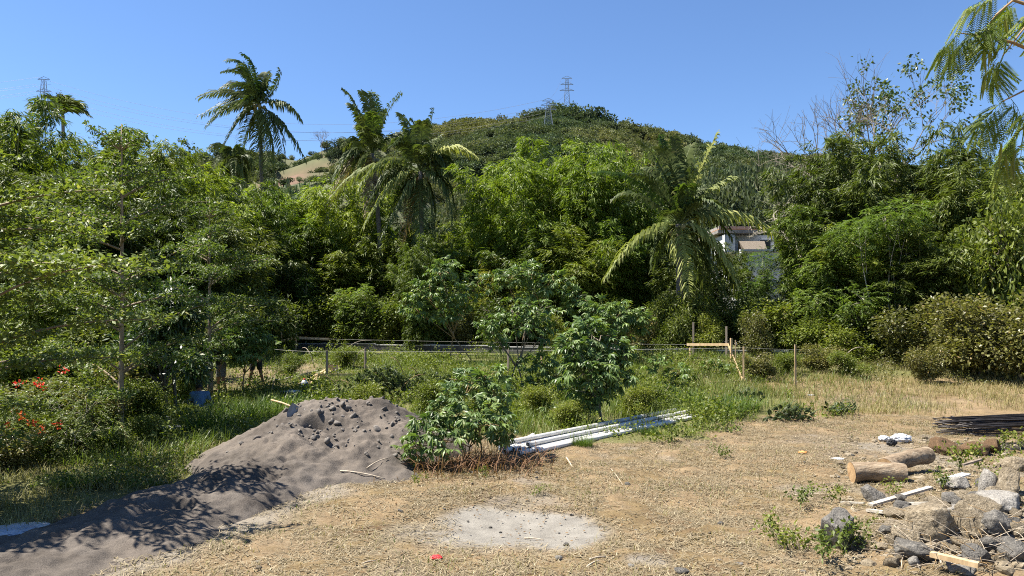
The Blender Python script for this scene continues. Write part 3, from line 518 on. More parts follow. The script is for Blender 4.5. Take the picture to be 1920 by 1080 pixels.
# broadleaf shrubs that close the foot of the thicket
shr = []
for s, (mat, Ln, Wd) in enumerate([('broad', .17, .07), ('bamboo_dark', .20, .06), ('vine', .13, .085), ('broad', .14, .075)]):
    rng = RNG(200 + s); lob = [(rng.normal(0, .55), rng.normal(0, .55), rng.uniform(.7, 2.2), rng.uniform(.55, .95), rng.uniform(.55, .95), rng.uniform(.5, .85)) for _ in range(9)]
    t = tree_proto('shrub', lob, 1500, 5, Ln, Wd, mat, 'bark', 210 + s, .35, .8, .05, .5, cat='shrub', jit=.1, fork=.25); t['H'] = 3.0; shr.append(t)
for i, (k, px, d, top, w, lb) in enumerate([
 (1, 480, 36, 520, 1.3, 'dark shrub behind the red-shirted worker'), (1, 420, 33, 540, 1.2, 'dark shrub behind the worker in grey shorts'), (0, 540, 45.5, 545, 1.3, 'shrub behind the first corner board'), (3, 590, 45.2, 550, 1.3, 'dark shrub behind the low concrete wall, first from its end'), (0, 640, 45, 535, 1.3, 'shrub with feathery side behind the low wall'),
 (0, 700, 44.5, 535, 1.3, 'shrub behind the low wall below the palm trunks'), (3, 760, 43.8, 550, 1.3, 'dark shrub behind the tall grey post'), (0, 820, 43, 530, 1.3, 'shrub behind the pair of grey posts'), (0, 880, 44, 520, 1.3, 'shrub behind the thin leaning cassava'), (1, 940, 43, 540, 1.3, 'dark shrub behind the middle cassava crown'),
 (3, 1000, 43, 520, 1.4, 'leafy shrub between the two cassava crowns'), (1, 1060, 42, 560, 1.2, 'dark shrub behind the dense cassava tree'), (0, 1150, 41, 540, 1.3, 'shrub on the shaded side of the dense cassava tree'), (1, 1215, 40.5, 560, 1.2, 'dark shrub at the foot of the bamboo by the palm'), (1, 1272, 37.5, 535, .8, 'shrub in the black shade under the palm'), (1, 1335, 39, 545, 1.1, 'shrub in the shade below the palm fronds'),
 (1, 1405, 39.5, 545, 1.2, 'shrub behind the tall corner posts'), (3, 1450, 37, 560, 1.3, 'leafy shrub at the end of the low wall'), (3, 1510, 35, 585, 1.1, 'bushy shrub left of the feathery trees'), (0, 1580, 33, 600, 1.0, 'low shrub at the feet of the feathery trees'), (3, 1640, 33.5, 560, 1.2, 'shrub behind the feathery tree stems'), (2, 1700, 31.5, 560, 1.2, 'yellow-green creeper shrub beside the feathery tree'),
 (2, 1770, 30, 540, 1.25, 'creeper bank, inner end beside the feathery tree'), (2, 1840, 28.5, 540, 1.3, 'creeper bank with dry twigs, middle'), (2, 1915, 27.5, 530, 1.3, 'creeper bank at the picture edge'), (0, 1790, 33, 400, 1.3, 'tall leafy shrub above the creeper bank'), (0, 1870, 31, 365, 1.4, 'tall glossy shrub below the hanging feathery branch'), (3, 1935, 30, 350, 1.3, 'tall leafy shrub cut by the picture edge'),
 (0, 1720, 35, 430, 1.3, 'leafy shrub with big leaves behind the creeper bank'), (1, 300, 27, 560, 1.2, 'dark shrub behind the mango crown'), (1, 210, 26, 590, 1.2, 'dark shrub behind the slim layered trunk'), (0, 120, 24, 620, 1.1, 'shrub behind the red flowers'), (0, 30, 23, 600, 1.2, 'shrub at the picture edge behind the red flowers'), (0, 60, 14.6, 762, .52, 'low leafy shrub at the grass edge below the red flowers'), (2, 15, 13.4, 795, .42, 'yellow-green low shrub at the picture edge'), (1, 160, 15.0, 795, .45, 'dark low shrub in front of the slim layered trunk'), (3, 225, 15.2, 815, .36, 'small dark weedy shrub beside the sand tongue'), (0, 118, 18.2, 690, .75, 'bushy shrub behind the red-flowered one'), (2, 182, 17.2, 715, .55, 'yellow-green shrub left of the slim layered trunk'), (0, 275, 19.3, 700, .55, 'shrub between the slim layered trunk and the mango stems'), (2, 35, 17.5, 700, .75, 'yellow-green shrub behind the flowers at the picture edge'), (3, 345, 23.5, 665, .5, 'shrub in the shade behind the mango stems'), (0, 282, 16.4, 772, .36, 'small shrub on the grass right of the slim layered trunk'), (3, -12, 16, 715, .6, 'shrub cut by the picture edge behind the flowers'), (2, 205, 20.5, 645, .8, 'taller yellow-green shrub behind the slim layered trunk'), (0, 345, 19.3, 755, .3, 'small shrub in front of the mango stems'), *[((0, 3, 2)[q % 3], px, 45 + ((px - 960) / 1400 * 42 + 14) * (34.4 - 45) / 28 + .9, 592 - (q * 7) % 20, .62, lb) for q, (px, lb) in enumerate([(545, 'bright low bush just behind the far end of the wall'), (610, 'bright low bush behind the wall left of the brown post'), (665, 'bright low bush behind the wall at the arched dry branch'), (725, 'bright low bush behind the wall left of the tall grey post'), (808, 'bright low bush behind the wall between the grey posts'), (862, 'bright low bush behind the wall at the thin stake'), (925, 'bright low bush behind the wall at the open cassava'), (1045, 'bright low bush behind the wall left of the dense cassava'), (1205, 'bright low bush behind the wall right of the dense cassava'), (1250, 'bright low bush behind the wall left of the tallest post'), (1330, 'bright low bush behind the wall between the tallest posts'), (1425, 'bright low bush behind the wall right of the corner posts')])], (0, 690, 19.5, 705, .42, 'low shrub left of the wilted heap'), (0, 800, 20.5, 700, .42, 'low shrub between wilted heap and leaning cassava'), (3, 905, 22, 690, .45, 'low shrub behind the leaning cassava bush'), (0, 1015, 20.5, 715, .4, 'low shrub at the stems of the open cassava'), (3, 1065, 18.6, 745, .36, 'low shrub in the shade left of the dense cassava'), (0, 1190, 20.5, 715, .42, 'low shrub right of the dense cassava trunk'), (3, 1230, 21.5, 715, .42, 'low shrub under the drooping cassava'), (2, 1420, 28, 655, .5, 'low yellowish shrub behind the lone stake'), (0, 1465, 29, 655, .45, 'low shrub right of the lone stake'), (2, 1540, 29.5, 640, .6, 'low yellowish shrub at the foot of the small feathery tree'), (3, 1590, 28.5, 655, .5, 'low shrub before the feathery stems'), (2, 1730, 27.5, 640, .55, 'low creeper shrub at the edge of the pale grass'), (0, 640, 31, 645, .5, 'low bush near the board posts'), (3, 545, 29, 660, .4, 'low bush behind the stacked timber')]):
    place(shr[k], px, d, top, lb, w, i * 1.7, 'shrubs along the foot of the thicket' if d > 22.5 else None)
# ------------------------------------------------------------------ layered trees with slim trunks
T1 = tiered_proto(301, 8.2, [(1.9, 2.2, .22), (2.9, 2.5, .2), (3.8, 2.2, .26), (4.8, 1.9, .28), (5.8, 1.5, .32), (6.7, 1.1, .4), (7.5, .7, .5)], label='')
place(T1, 226, 17.6, 232, 'slim layered tree with tan trunk behind the red-flowered shrub', 1.0, .4)
T2 = tiered_proto(302, 7.2, [(2.0, 1.7, .2), (2.9, 2.1, .24), (3.9, 1.9, .28), (4.8, 1.5, .3), (5.7, 1.1, .35), (6.5, .7, .5)])
place(T2, 392, 24.5, 372, 'slim layered tree standing behind the reddish long-leaved plant', 1.0, 1.1)
T3 = tiered_proto(303, 6.4, [(1.5, 2.4, .16), (2.4, 3.2, .16), (3.2, 3.4, .18), (4.1, 2.9, .2), (4.9, 2.1, .22), (5.6, 1.3, .3)], nbr=7, trunk_r=.09)
place(T3, -165, 10.9, 155, 'near layered tree reaching in from the picture edge over the sand', 1.0, .2)
T3.scale = (1.08, 1.08, .86)
rng = RNG(305); tree_proto('shade_tree', [(rng.uniform(-1.6, .9), rng.uniform(-1.2, 1.9), rng.uniform(3.6, 6.4), rng.uniform(.35, .7), rng.uniform(.35, .7), rng.uniform(.2, .4)) for _ in range(17)], 900, 6, .2, .1, 'broad', 'bark', 306, .3, .8, .12, .6, label='leafy tree just outside the picture edge shading the sand tongue').location = on(-8.9, 8.6)
# mango
rng = RNG(310); mg = tree_proto('mango_tree', [(rng.normal(0, .5), rng.normal(0, .4), rng.uniform(1.4, 3.3), rng.uniform(.5, .75), .6, rng.uniform(.45, .65)) for _ in range(12)] + [(.1, 0, 3.5, .5, .5, .45)], 1500, 6, .20, .055, 'mango', 'bark', 311, .75, .7, .06, .5, label='dark glossy mango tree with two thin stems beside the seated worker', cat='tree', fork=.3)
p = G(312, 776); mg.location = p
mb = MB(); mb.tube(bez((.22, .1, -.1), (.25, .05, .7), (.12, 0, 1.6), 6), np.linspace(.055, .035, 6), 6); mb.build('stem', M['bark'], mg, True)
# ------------------------------------------------------------------ blade clumps: grasses, long-leaved plants
def blades(rng, n, Ln, Wd, r, lean=.5, seg=3, base=None, curl=.5):
    a = rng.uniform(0, 6.28, n); rr = r * np.sqrt(rng.uniform(0, 1, n)); b = np.stack([rr * np.cos(a), rr * np.sin(a), np.zeros(n) - .02], -1) if base is None else base
    az = a + rng.normal(0, .9, n); l = Ln * rng.uniform(.5, 1.15, n); le = lean * rng.uniform(.15, 1.2, n); h = np.stack([np.cos(az), np.sin(az), np.zeros(n)], -1); sd = np.stack([-np.sin(az), np.cos(az), np.zeros(n)], -1)
    w = Wd * rng.uniform(.7, 1.2, n); V = []; 
    for q in range(seg + 1):
        t = q / seg; c = b + h * (l * le * t ** 1.6)[:, None] + UP * (l * (t - curl * le * t ** 2.2))[:, None]; ww = (w * (1 - t) ** .6 * .5)[:, None]
        if q < seg: V += [c - sd * ww, c + sd * ww]
        else: V.append(c)
    V = np.stack(V, 1); m = 2 * seg + 1; off = (np.arange(n) * m)[:, None]
    Q = np.concatenate([off + np.array([[2 * q, 2 * q + 1, 2 * q + 3, 2 * q + 2]]) for q in range(seg - 1)]) if seg > 1 else np.zeros((0, 4), int)
    T = off + np.array([[2 * seg - 2, 2 * seg - 1, 2 * seg]]); return V.reshape(-1, 3), Q, T
GC = []
for s in range(3):
    V, Q, T = blades(RNG(400 + s), 520, .75, .016, .55, .85); t = thing('grass_clump', (0, 0, 0), '', 'grass'); link('blade_tuft', np_mesh('blade_tuft', V, [Q, T], M['tallgrass']), t); t['H'] = .75; GC.append(t)
def gput(i, px, py, s, lb, sz=1.0, group=None):
    pr = GC[i % 3]; p = G(px, py); sc = (s, s, s * sz)
    if not pr.get('used'): pr['used'] = 1; pr.location = p; pr.scale = sc; pr['label'] = lb; pr['group'] = group or ''; 
    else: copy_thing(pr, p, i * 1.3, sc, lb, group)
for i, (px, py, s, sz, lb) in enumerate([(395, 812, 1.1, .9, 'tall dark grass clump in front of the seated worker'), (440, 800, 1.2, 1, 'dense tall grass clump beside the sand pile, outer one'), (490, 790, 1.2, 1, 'dense tall grass clump touching the sand pile crest'), (535, 772, 1.1, .9, 'tall grass clump behind the shovel'), (600, 755, 1.0, .8, 'pale grass clump behind the sand pile crest'), (1215, 772, .8, .9, 'grass clump behind the far end of the pipes'), (1285, 762, 1.0, 1, 'bushy tall grass at the far end of the pipes'), (1350, 780, 1.2, .9, 'bushy tall grass right of the pipe ends'), (1385, 770, 1.0, .8, 'grass clump beside the wilted leaf pile'), (1180, 770, 1.0, .8, 'grass clump right of the dense cassava trunk'), (1092, 838, .38, 1.2, 'small grass tuft growing against the pipes'), (1220, 815, .4, .8, 'low grass tuft on the near side of the pipes'), (660, 750, 1.0, .8, 'grass clump left of the wilted cassava heap'), (150, 915, .7, .7, 'pale grass tuft at the sand tongue edge')]):
    gput(i, px, py, s, lb, sz, 'tall grass clumps')
def blade_plant(name, p, n, Ln, Wd, r, lean, mat, label, cat, stem=None, seed=0, stemmat='tanbark', curl=.5, levels=1):
    t = thing(name, p, label, cat); rng = RNG(seed)
    for q in range(levels):
        z = 0 if stem is None else stem * (1 - .22 * q)
        for j in range(n // levels):
            V, Q, T = blades(rng, 1, Ln * (1 - .1 * q), Wd, r, lean * (.7 + .5 * q), 5, np.array([[0, 0, z]]), curl); link('leaf', np_mesh('leaf', V, [Q, T], M[mat]), t)
    if stem: mb = MB(); mb.tube(bez((0, 0, -.1), (.02, 0, stem * .5), (0, 0, stem), 6), np.linspace(.07, .05, 6), 7); mb.build('stem', M[stemmat], t, True)
    return t
blade_plant('ti_plant', G(396, 742), 42, .62, .085, .05, 1.0, 'ti', 'reddish yellow long-leaved plant on a thick stem beside the workers', 'plant', 1.35, 500, levels=3)
blade_plant('young_palm', G(250, 792), 26, .95, .06, .08, .8, 'fan', 'bright yellow-green spiky plant right of the slim layered trunk', 'plant', .35, 501)
blade_plant('young_palm', G(185, 768), 18, .8, .06, .08, .7, 'fan', 'bright yellow-green spiky plant left of the slim layered trunk', 'plant', .3, 502)
blade_plant('young_palm', G(205, 862), 20, .62, .05, .05, 1.0, 'fan', 'drooping yellow-green leafy plant at the foot of the slim layered trunk', 'plant', .25, 503)
# ------------------------------------------------------------------ coconut palms
def frond(C, T, arch, mat, rng, Ll=.75, n=50, droop=.55, wind=(-.15, 0, 0), parent=None, spear=False, lab=None):
    C = np.asarray(C, float); T = np.asarray(T, float); ctl = C + (T - C) * .45 + UP * arch; R = bez(C, ctl, T, 24); R = R + (np.asarray(wind) * 2.2 + np.array([rng.normal(0, .35), rng.normal(0, .2), -.75])) * (np.clip(np.linspace(0, 1, 24) - .45, 0, 1) ** 2 * 2.6)[:, None]; tn = unit(np.gradient(R, axis=0)); hd = (T - C) * [1, 1, 0]
    if np.linalg.norm(hd) < .35: hd = hd + rng.normal(0, 1, 3) * [1, .3, 0]
    side = unit(np.cross(unit(hd), UP)); L0 = np.linalg.norm(np.diff(R, axis=0), axis=1).sum()
    mb = MB(); mb.tube(R, np.linspace(.045, .008, 24), 4, False); s = np.linspace(.14, 1, n); wind = np.asarray(wind)
    for sg in (-1, 1):
        ii = np.clip(s * 23, 0, 23); i0 = np.floor(ii).astype(int); i1 = np.minimum(i0 + 1, 23); f = (ii - i0)[:, None]; p = R[i0] * (1 - f) + R[i1] * f; t = tn[i0]; nn = unit(np.cross(side, t))
        nn = np.where(nn[:, 2:] < 0, -nn, nn)
        l = Ll * np.minimum(1, .45 + s * 2) * (1 - .62 * s ** 2.5) * rng.uniform(.75, 1.12, n); dr = droop * rng.uniform(.5, 1.4, n); op = (.25 if spear else .8)
        d0 = unit(side * sg * op + t * .62 + nn * .22 + rng.normal(0, .12, (n, 3)) + wind * .5); d1 = unit(d0 - UP * dr[:, None] + wind); d2 = unit(d1 - UP * dr[:, None] * 1.2 + wind)
        w = (.085 * (1 - .4 * s) * rng.uniform(.8, 1.2, n))[:, None]; q1 = p + d0 * (l * .4)[:, None]; q2 = q1 + d1 * (l * .35)[:, None]; q3 = q2 + d2 * (l * .3)[:, None]
        wv = unit(np.cross(d0, np.cross(t, d0) + 1e-6)) ; wv = t * .8 + nn * .3
        V = np.stack([p - wv * w * .5, p + wv * w * .5, q1 + wv * w, q1 - wv * w, q2 + wv * w * .8, q2 - wv * w * .8, q3], 1).reshape(-1, 3); o = (np.arange(n) * 7)[:, None]
        mb.add(V, np.concatenate([o + [[0, 1, 2, 3]], o + [[3, 2, 4, 5]]]), o + [[5, 4, 6]])
    o = mb.build('frond', M[mat], parent)
    if lab: o['label'] = lab
    return o
def palm(px, py, d, tips, label, seed, base_px=None, nuts=8, Ll=.75, wind=(-.15, 0, 0), extra=6, r=.16, elen=2.6):
    rng = RNG(seed); C = P(px, py, d); bx = ((base_px or px) - CX) / FPX * d; b = np.array([bx, d + .3, float(gz(bx, d))]); t = thing('coconut_palm', b, label, 'palm tree'); c = C - b
    mb = MB(); pts = bez((0, 0, -.3), c * [.2, .2, .55], c, 26); rad = np.linspace(r * 1.25, r * .8, 26) * (1 + .06 * np.sin(np.arange(26) * 2.1)); mb.tube(pts, rad, 9); mb.build('trunk', M['palmtrunk'], t, True)
    for (tx, ty, dz, arch, mat) in tips:
        frond(c + rng.normal(0, .05, 3), P(tx, ty, d + dz) - b, arch, mat, rng, Ll * (1.1 if ty < py - 55 else 1.75) * rng.uniform(.9, 1.1), wind=wind, parent=t, spear=(mat == 'palm_pale' and arch == 0), droop=1.1 if ty > py else .75)
    for q in range(extra):                                  # fronds pointing away from and towards the viewer
        a = math.pi / 2 + q * math.pi + rng.normal(0, .5); e = rng.uniform(-.55, .7); v = np.array([math.cos(a), math.sin(a), e]) * elen; frond(c, c + v, .9, 'palm', rng, Ll, wind=wind, parent=t)
    for q in range(nuts):
        a = rng.uniform(0, 6.28); bm = bmesh.new(); bmesh.ops.create_icosphere(bm, subdivisions=2, radius=.15); me = bpy.data.meshes.new('coconut'); bm.to_mesh(me); bm.free(); me.materials.append(M['coconut'])
        for pl in me.polygons: pl.use_smooth = True
        link('coconut', me, t, c + np.array([math.cos(a) * .38, math.sin(a) * .38, rng.uniform(-.6, -.15)]), None, (1, 1, 1.2))
    return t
D, Gn, Pl, Dd = 'palm', 'palm_green', 'palm_pale', 'palm_dead'
palm(487, 196, 60, [(469, 88, 0, .8, Gn), (439, 99, 1, 1.6, Gn), (436, 120, -1, 1.4, D), (432, 152, 1, 1.0, D), (455, 105, -1.5, 1.0, Gn), (549, 113, 0, -.9, D), (512, 128, 1, .3, D), (500, 120, 1.5, .5, D), (386, 168, 0, .8, D), (391, 219, -1, .9, D), (400, 204, 1.5, .9, D), (575, 211, 0, .8, D), (571, 283, 0, .8, D), (549, 303, -1, .9, D), (529, 334, .5, .9, D), (500, 338, -.5, .9, D), (423, 262, -1, 1.0, D), (446, 298, 1, 1.0, D), (484, 330, 1, .9, D), (520, 285, -1.5, .8, D)],
     'tallest coconut palm with windblown crown against the sky', 601, 492, 6, .85, (-.28, 0, -.05))
palm(442, 300, 58, [(402, 262, 0, .5, D), (415, 300, 1, .6, D), (424, 348, 0, .6, D), (408, 333, -1, .6, D), (466, 345, 0, .6, D), (455, 352, 1, .5, D), (436, 268, -1, .3, D), (475, 300, 1, .5, D)], 'short drooping palm at the side of the tallest palm', 602, 442, 0, .7, (-.2, 0, -.1), 2, .12, 1.8)
palm(697, 288, 49, [(650, 150, 0, .6, D), (653, 175, 1, .8, D), (692, 152, -1, .4, D), (713, 157, 1, .3, Gn), (745, 153, 0, -.2, D), (651, 256, 0, .3, D), (625, 322, 0, 1.0, D), (629, 362, 1, 1.0, Dd), (735, 190, 1, .5, Gn), (680, 200, -1.5, .6, D), (660, 330, -1, .8, D), (700, 380, -.5, .7, Dd), (672, 220, 1.4, .7, D), (770, 250, 1, .8, D), (705, 190, -2, .6, Gn)],
     'coconut palm with upswept crown, rear one of the leaning pair', 603, 720, 9, .8, (-.1, 0, -.05), 4)
palm(788, 322, 46, [(773, 202, 0, .6, D), (747, 190, 1, .6, D), (818, 180, 0, -.1, D), (838, 238, 1, .5, D), (885, 270, 0, 1.0, Pl), (905, 362, 0, 1.3, D), (872, 400, -1, 1.2, D), (690, 400, -1, 1.4, Pl), (622, 345, 1, 1.5, Pl), (662, 330, -1.5, 1.6, Pl), (728, 422, -1, 1.0, D), (787, 470, -1.2, .9, D), (772, 415, 1, .9, Pl), (822, 425, 0, .9, D), (690, 362, .5, 1.5, D), (795, 205, -1.5, .7, D), (850, 300, -1, 1.0, D), (740, 240, -1.8, .9, D), (810, 250, 1.5, .7, D), (760, 440, .5, .8, Dd), (842, 330, 1.5, 1.1, D)],
     'coconut palm with drooping pale fronds, front one of the leaning pair', 604, 792, 10, .85, (-.05, 0, -.1), 4)
palm(1272, 420, 38.2, [(1267, 234, .5, .3, D), (1233, 232, 1, .4, Gn), (1210, 240, -.5, .5, D), (1290, 248, 1, .3, D), (1352, 228, 0, 0, Pl), (1125, 300, 0, .9, Gn), (1140, 350, 1.5, .9, D), (1190, 300, -1, .6, D), (1390, 310, 0, .5, Pl), (1476, 436, 0, 1.5, Pl), (1136, 494, -.6, 1.0, Pl), (1292, 524, -1.9, 1.0, Pl), (1386, 506, -.8, 1.0, Pl), (1412, 585, .8, 1.6, D), (1395, 640, 0, 1.4, D), (1335, 560, 1, 1.0, D), (1250, 250, -1, .6, D), (1320, 290, -1, .7, D), (1340, 330, 1.5, .8, D), (1225, 480, 1, .8, D), (1300, 330, -1.6, .9, Gn), (1230, 290, 1.6, .7, D), (1370, 420, .6, 1.2, D)],
     'young coconut palm with pale yellow lower fronds near the villa', 605, 1278, 3, .8, (.02, 0, -.05), 4, .17, 2.4)
palm(118, 216, 62, [(70, 190, 0, .5, D), (95, 175, 1, .4, D), (108, 172, 0, .4, D), (140, 186, 0, .5, D), (50, 205, 1, .6, D), (152, 205, 0, .6, D), (125, 180, -1, .3, D)], 'palm top blown sideways just over the bamboo by the distant pylon', 606, 118, 0, .8, (.3, 0, .05), 0)
# ------------------------------------------------------------------ bare and half-bare trees
def bare_tree(loc, H, seed, label, mat='palebark', leafy=None, r=.12, spread=.75):
    rng = RNG(seed); t = thing('bare_tree', loc, label, 'tree'); mb = MB(); tips = []
    def br(p, d, l, r, k):
        e = p + d * l; m = (p + e) / 2 + rng.normal(0, .07, 3) * l; mb.tube(bez(p, m, e, 5), np.linspace(r, r * .62, 5), 5 if r > .03 else 4, False)
        if k == 0: tips.append((e, d)); return
        for q in range(3 if k > 1 else rng.integers(2, 4)):
            br(e if q else p + (e - p) * rng.uniform(.6, .9), unit(d + rng.normal(0, spread * .55, 3) + UP * .12), l * rng.uniform(.6, .88), r * .58, k - 1)
    for q in range(4): a = q * 1.57 + rng.normal(0, .4); br(np.array([0, 0, H * .5]), unit(np.array([math.cos(a) * .6, math.sin(a) * .5, 1])), H * .17, r * .6, 4)
    mb.tube([(0, 0, -.2), (.1, 0, H * .3), (0, 0, H * .52)], [r, r * .9, r * .65], 7); mb.build('trunk', M[mat], t, True)
    if leafy:
        C = np.array([e for e, d in tips]); O = np.array([d for e, d in tips]); k = C[:, 0] > leafy[1]; k &= rng.uniform(0, 1, len(k)) < .9; C, O = C[k], O[k]
        link('crown', kite_mesh('crown', sprays(rng, C, O, 13, .26, .14, .9, .7, .22, .5), M[leafy[0]]), t)
    return t
bt = P(1655, 600, 44); bare_tree((bt[0], 44, .9), 17.2, 701, 'treetop of dark glossy drooping leaves on bare branches over the bamboo', mat='bark', leafy=('mango', -1.0), spread=.8)
bt = P(1560, 600, 45); bare_tree((bt[0], 45, .9), 16.2, 702, 'leafless twiggy tree rising above the right-hand bamboo', mat='bark', spread=1.0)
bt = P(1500, 600, 43); bare_tree((bt[0], 43, .9), 10.5, 703, 'low pale leafless tree between villa and right-hand bamboo', spread=1.3)
bt = P(190, 600, 58); bare_tree((bt[0], 58, .9), 17.0, 704, 'small bare twiggy tree behind the bamboo near the distant pylon', spread=.9)
bt = P(603, 600, 196); bare_tree((bt[0], 196, float(hz(bt[0], 196))), 8, 705, 'tiny bare tree on top of the earth cutting', mat='bark', spread=.9)
# thin sapling standing out of the skyline
sp = thing('sapling', (P(352, 600, 46)[0], 46, .9), 'thin sapling with a few leaves sticking out of the skyline gap', 'sapling'); mb = MB(); hS = P(352, 262, 46)[2] - .9; mb.tube(bez((0, 0, 0), (.3, 0, hS * .5), (0, 0, hS), 12), np.linspace(.06, .015, 12), 5); mb.build('trunk', M['bark'], sp)
rng = RNG(720); C = np.stack([rng.normal(0, .35, 40), rng.normal(0, .3, 40), hS - rng.uniform(0, 1.3, 40)], -1); link('crown', kite_mesh('crown', sprays(rng, C, unit(rng.normal(0, 1, (40, 3))), 6, .2, .1, .2, .6, .08), M['broad']), sp)
# ------------------------------------------------------------------ feathery trees (pinnate leaves)
def pinnate(rng, C, O, npair=7, L=.38, pl=.13, pw=.032, droop=.35):
    n = len(C); O = unit(O - UP * .1); sd = unit(np.cross(O, UP + rng.normal(0, .25, (n, 3)))); K = []
    for j in range(npair):
        t = (j + .6) / npair; p = C + O * L * t - UP * droop * L * t * t
        for sg in (-1, 1):
            d = unit(sd * sg + O * .45 - UP * .15 + rng.normal(0, .1, (n, 3))); K.append(kites(p, d, np.repeat(UP[None], n, 0) + rng.normal(0, .25, (n, 3)), pl * (1 - .35 * abs(t - .4)), pw, .12))
    return np.concatenate(K)
def feather_tree(loc, lobes, nclu, label, seed, mat='leucaena', L=.38, stems=2, r=.05, name='feathery_tree', pl=.13, pw=.035, flowers=0, flabel=None, cat='tree'):
    rng = RNG(seed); t = thing(name, loc, label, cat); C, O = lobes_points(rng, lobes, nclu, .5); O = O * [1, 1, .5] + rng.normal(0, .35, C.shape)
    link('crown', kite_mesh('crown', pinnate(rng, C, O, 7, L, pl, pw), M[mat]), t)
    for s in range(stems):
        mb = MB(); b = np.array([rng.normal(0, .12), rng.normal(0, .12), -.1]); ls = [l for q, l in enumerate(lobes) if q % stems == s]; f = np.mean([l[:3] for l in ls], 0) * [.45, .45, .42]
        mb.tube(bez(b, (b + f) / 2 + rng.normal(0, .12, 3), f, 7), np.linspace(r, r * .7, 7), 6)
        for l in ls:
            c = np.array(l[:3]); mb.tube(bez(f, (f + c) / 2 + rng.normal(0, .25, 3), c + UP * l[5] * .4, 8), np.linspace(r * .6, r * .14, 8), 5)
            for q in range(4): e = c + unit(rng.normal(0, 1, 3)) * np.array(l[3:6]) * .8; mb.tube(bez(c + (f - c) * rng.uniform(.1, .5), (c + e) / 2, e, 5), np.linspace(r * .25, r * .08, 5), 4, False)
        mb.build('trunk', M['palebark'], t, True)
    if flowers:
        Fc, Fo = lobes_points(rng, lobes, flowers * 4, .08); k = np.argsort(-(Fc[:, 2] * .6 - Fc[:, 1] * .7) + rng.normal(0, .35, len(Fc)))[:flowers]
        for c in Fc[k]: link('flower', kite_mesh('flower', sprays(rng, np.repeat(c[None] + UP * .08, 9, 0) + rng.normal(0, .04, (9, 3)), unit(rng.normal(0, 1, (9, 3)) + UP), 2, .06, .045, 0, .7, .02), M['flower']), t)
    return t
def lob(px, py, d, rx, rz, base, ry=None):
    c = P(px, py, d) - base; s = d / FPX; return (c[0], c[1], c[2], rx * s, (ry or (rx + rz) / 2) * s, rz * s)
b = G(1668, 676); d = b[1]
feather_tree(b, [lob(1660, 420, d, 60, 35, b), lob(1700, 400, d - 1, 50, 30, b), lob(1610, 440, d, 50, 35, b), lob(1700, 460, d, 55, 35, b), lob(1650, 500, d + 1, 50, 35, b), lob(1620, 560, d - .5, 45, 30, b), lob(1720, 540, d, 40, 30, b), lob(1670, 610, d, 35, 25, b)], 1100, 'tall pale-green feathery tree with thin whitish stems', 731, L=.5, stems=3, r=.06, pl=.17, pw=.05)
b = G(1558, 672); d = b[1]
feather_tree(b, [lob(1545, 500, d, 40, 30, b), lob(1570, 540, d, 45, 30, b), lob(1530, 560, d - .5, 40, 28, b), lob(1580, 590, d, 40, 30, b), lob(1545, 620, d, 35, 22, b), lob(1600, 530, d + .6, 35, 28, b)], 700, 'bright feathery tree left of the taller feathery one', 732, L=.45, stems=2, r=.05, pl=.17, pw=.05)
for i, (px, top, d, lb) in enumerate([(575, 505, 44.8, 'feathery sapling behind the corner boards'), (680, 520, 43.8, 'feathery sapling with arching leaves behind the low wall'), (645, 535, 44.2, 'lower feathery sapling beside the arching one'), (1430, 440, 42, 'feathery sapling in front of the villa terrace')]):
    b = np.array([(px - CX) / FPX * d, d, .9]); h = P(px, top, d)[2] - .9
    feather_tree(b, [(0, 0, h * .8, .5, .5, .45), (.35, -.2, h * .6, .65, .6, .5), (-.35, .1, h * .55, .65, .6, .5), (.1, -.2, h * .35, .7, .6, .5)], 330, lb, 740 + i, 'leucaena', .5, 1, .035, pl=.19, pw=.05)
b = G(95, 868); d = b[1]
feather_tree(b, [lob(20, 770, d, 55, 45, b), lob(90, 745, d + .6, 60, 45, b), lob(160, 760, d, 50, 45, b), lob(60, 820, d - .4, 55, 35, b), lob(130, 815, d - .3, 55, 35, b), lob(190, 800, d + .3, 35, 40, b), lob(-20, 800, d, 50, 50, b)], 620, 'shrub with orange-red flowers at the edge of the grass', 750, 'broad', .22, 3, .025, 'flowering_shrub', .065, .026, 13, cat='shrub')
# ------------------------------------------------------------------ cassava: hand-shaped leaves, each a part
def palmate(seed, droop, ln=.145, wd=.042, nl=7, pet=.2):
    rng = RNG(seed); mb = MB(); mb.tube([(0, 0, 0), (0, pet * .5, .015), (0, pet, 0)], [.004, .0035, .003], 3, False); h = np.array([0, pet, 0])
    for a in np.linspace(-1.9, 1.9, nl):
        a += rng.normal(0, .08); l = ln * (1 - .24 * abs(a) / 1.9) * rng.uniform(.88, 1.1); dr = droop + rng.normal(0, .1); d = np.array([math.sin(a) * math.cos(dr), math.cos(a) * math.cos(dr), -math.sin(dr)]); d2 = unit(d - UP * .35)
        s = np.array([math.cos(a), -math.sin(a), 0]); up = np.cross(s, d); m = h + d * l * .55; t = m + d2 * l * .5
        mb.add([h, m + s * wd * .5 + up * .012, m, m - s * wd * .5 + up * .012, t], None, [[0, 1, 2], [0, 2, 3], [1, 4, 2], [2, 4, 3]])
    return mb
CLB = [palmate(800 + i, dr, .155, .050) for i, dr in enumerate((.15, .3, .45, .6, .75, .95))]; CL = [q.mesh('leaf', M['cassava']) for q in CLB]
CW = [palmate(810 + i, dr, .16, .045).mesh('leaf', M['wilted']) for i, dr in enumerate((1.25, 1.4, 1.5, 1.1))]
def frame(p, y, z, s):
    y = unit(y); x = unit(np.cross(y, z)); z = np.cross(x, y); m = np.eye(4); m[:3, 0] = x * s; m[:3, 1] = y * s; m[:3, 2] = z * s; m[:3, 3] = p; return Matrix(m.tolist())
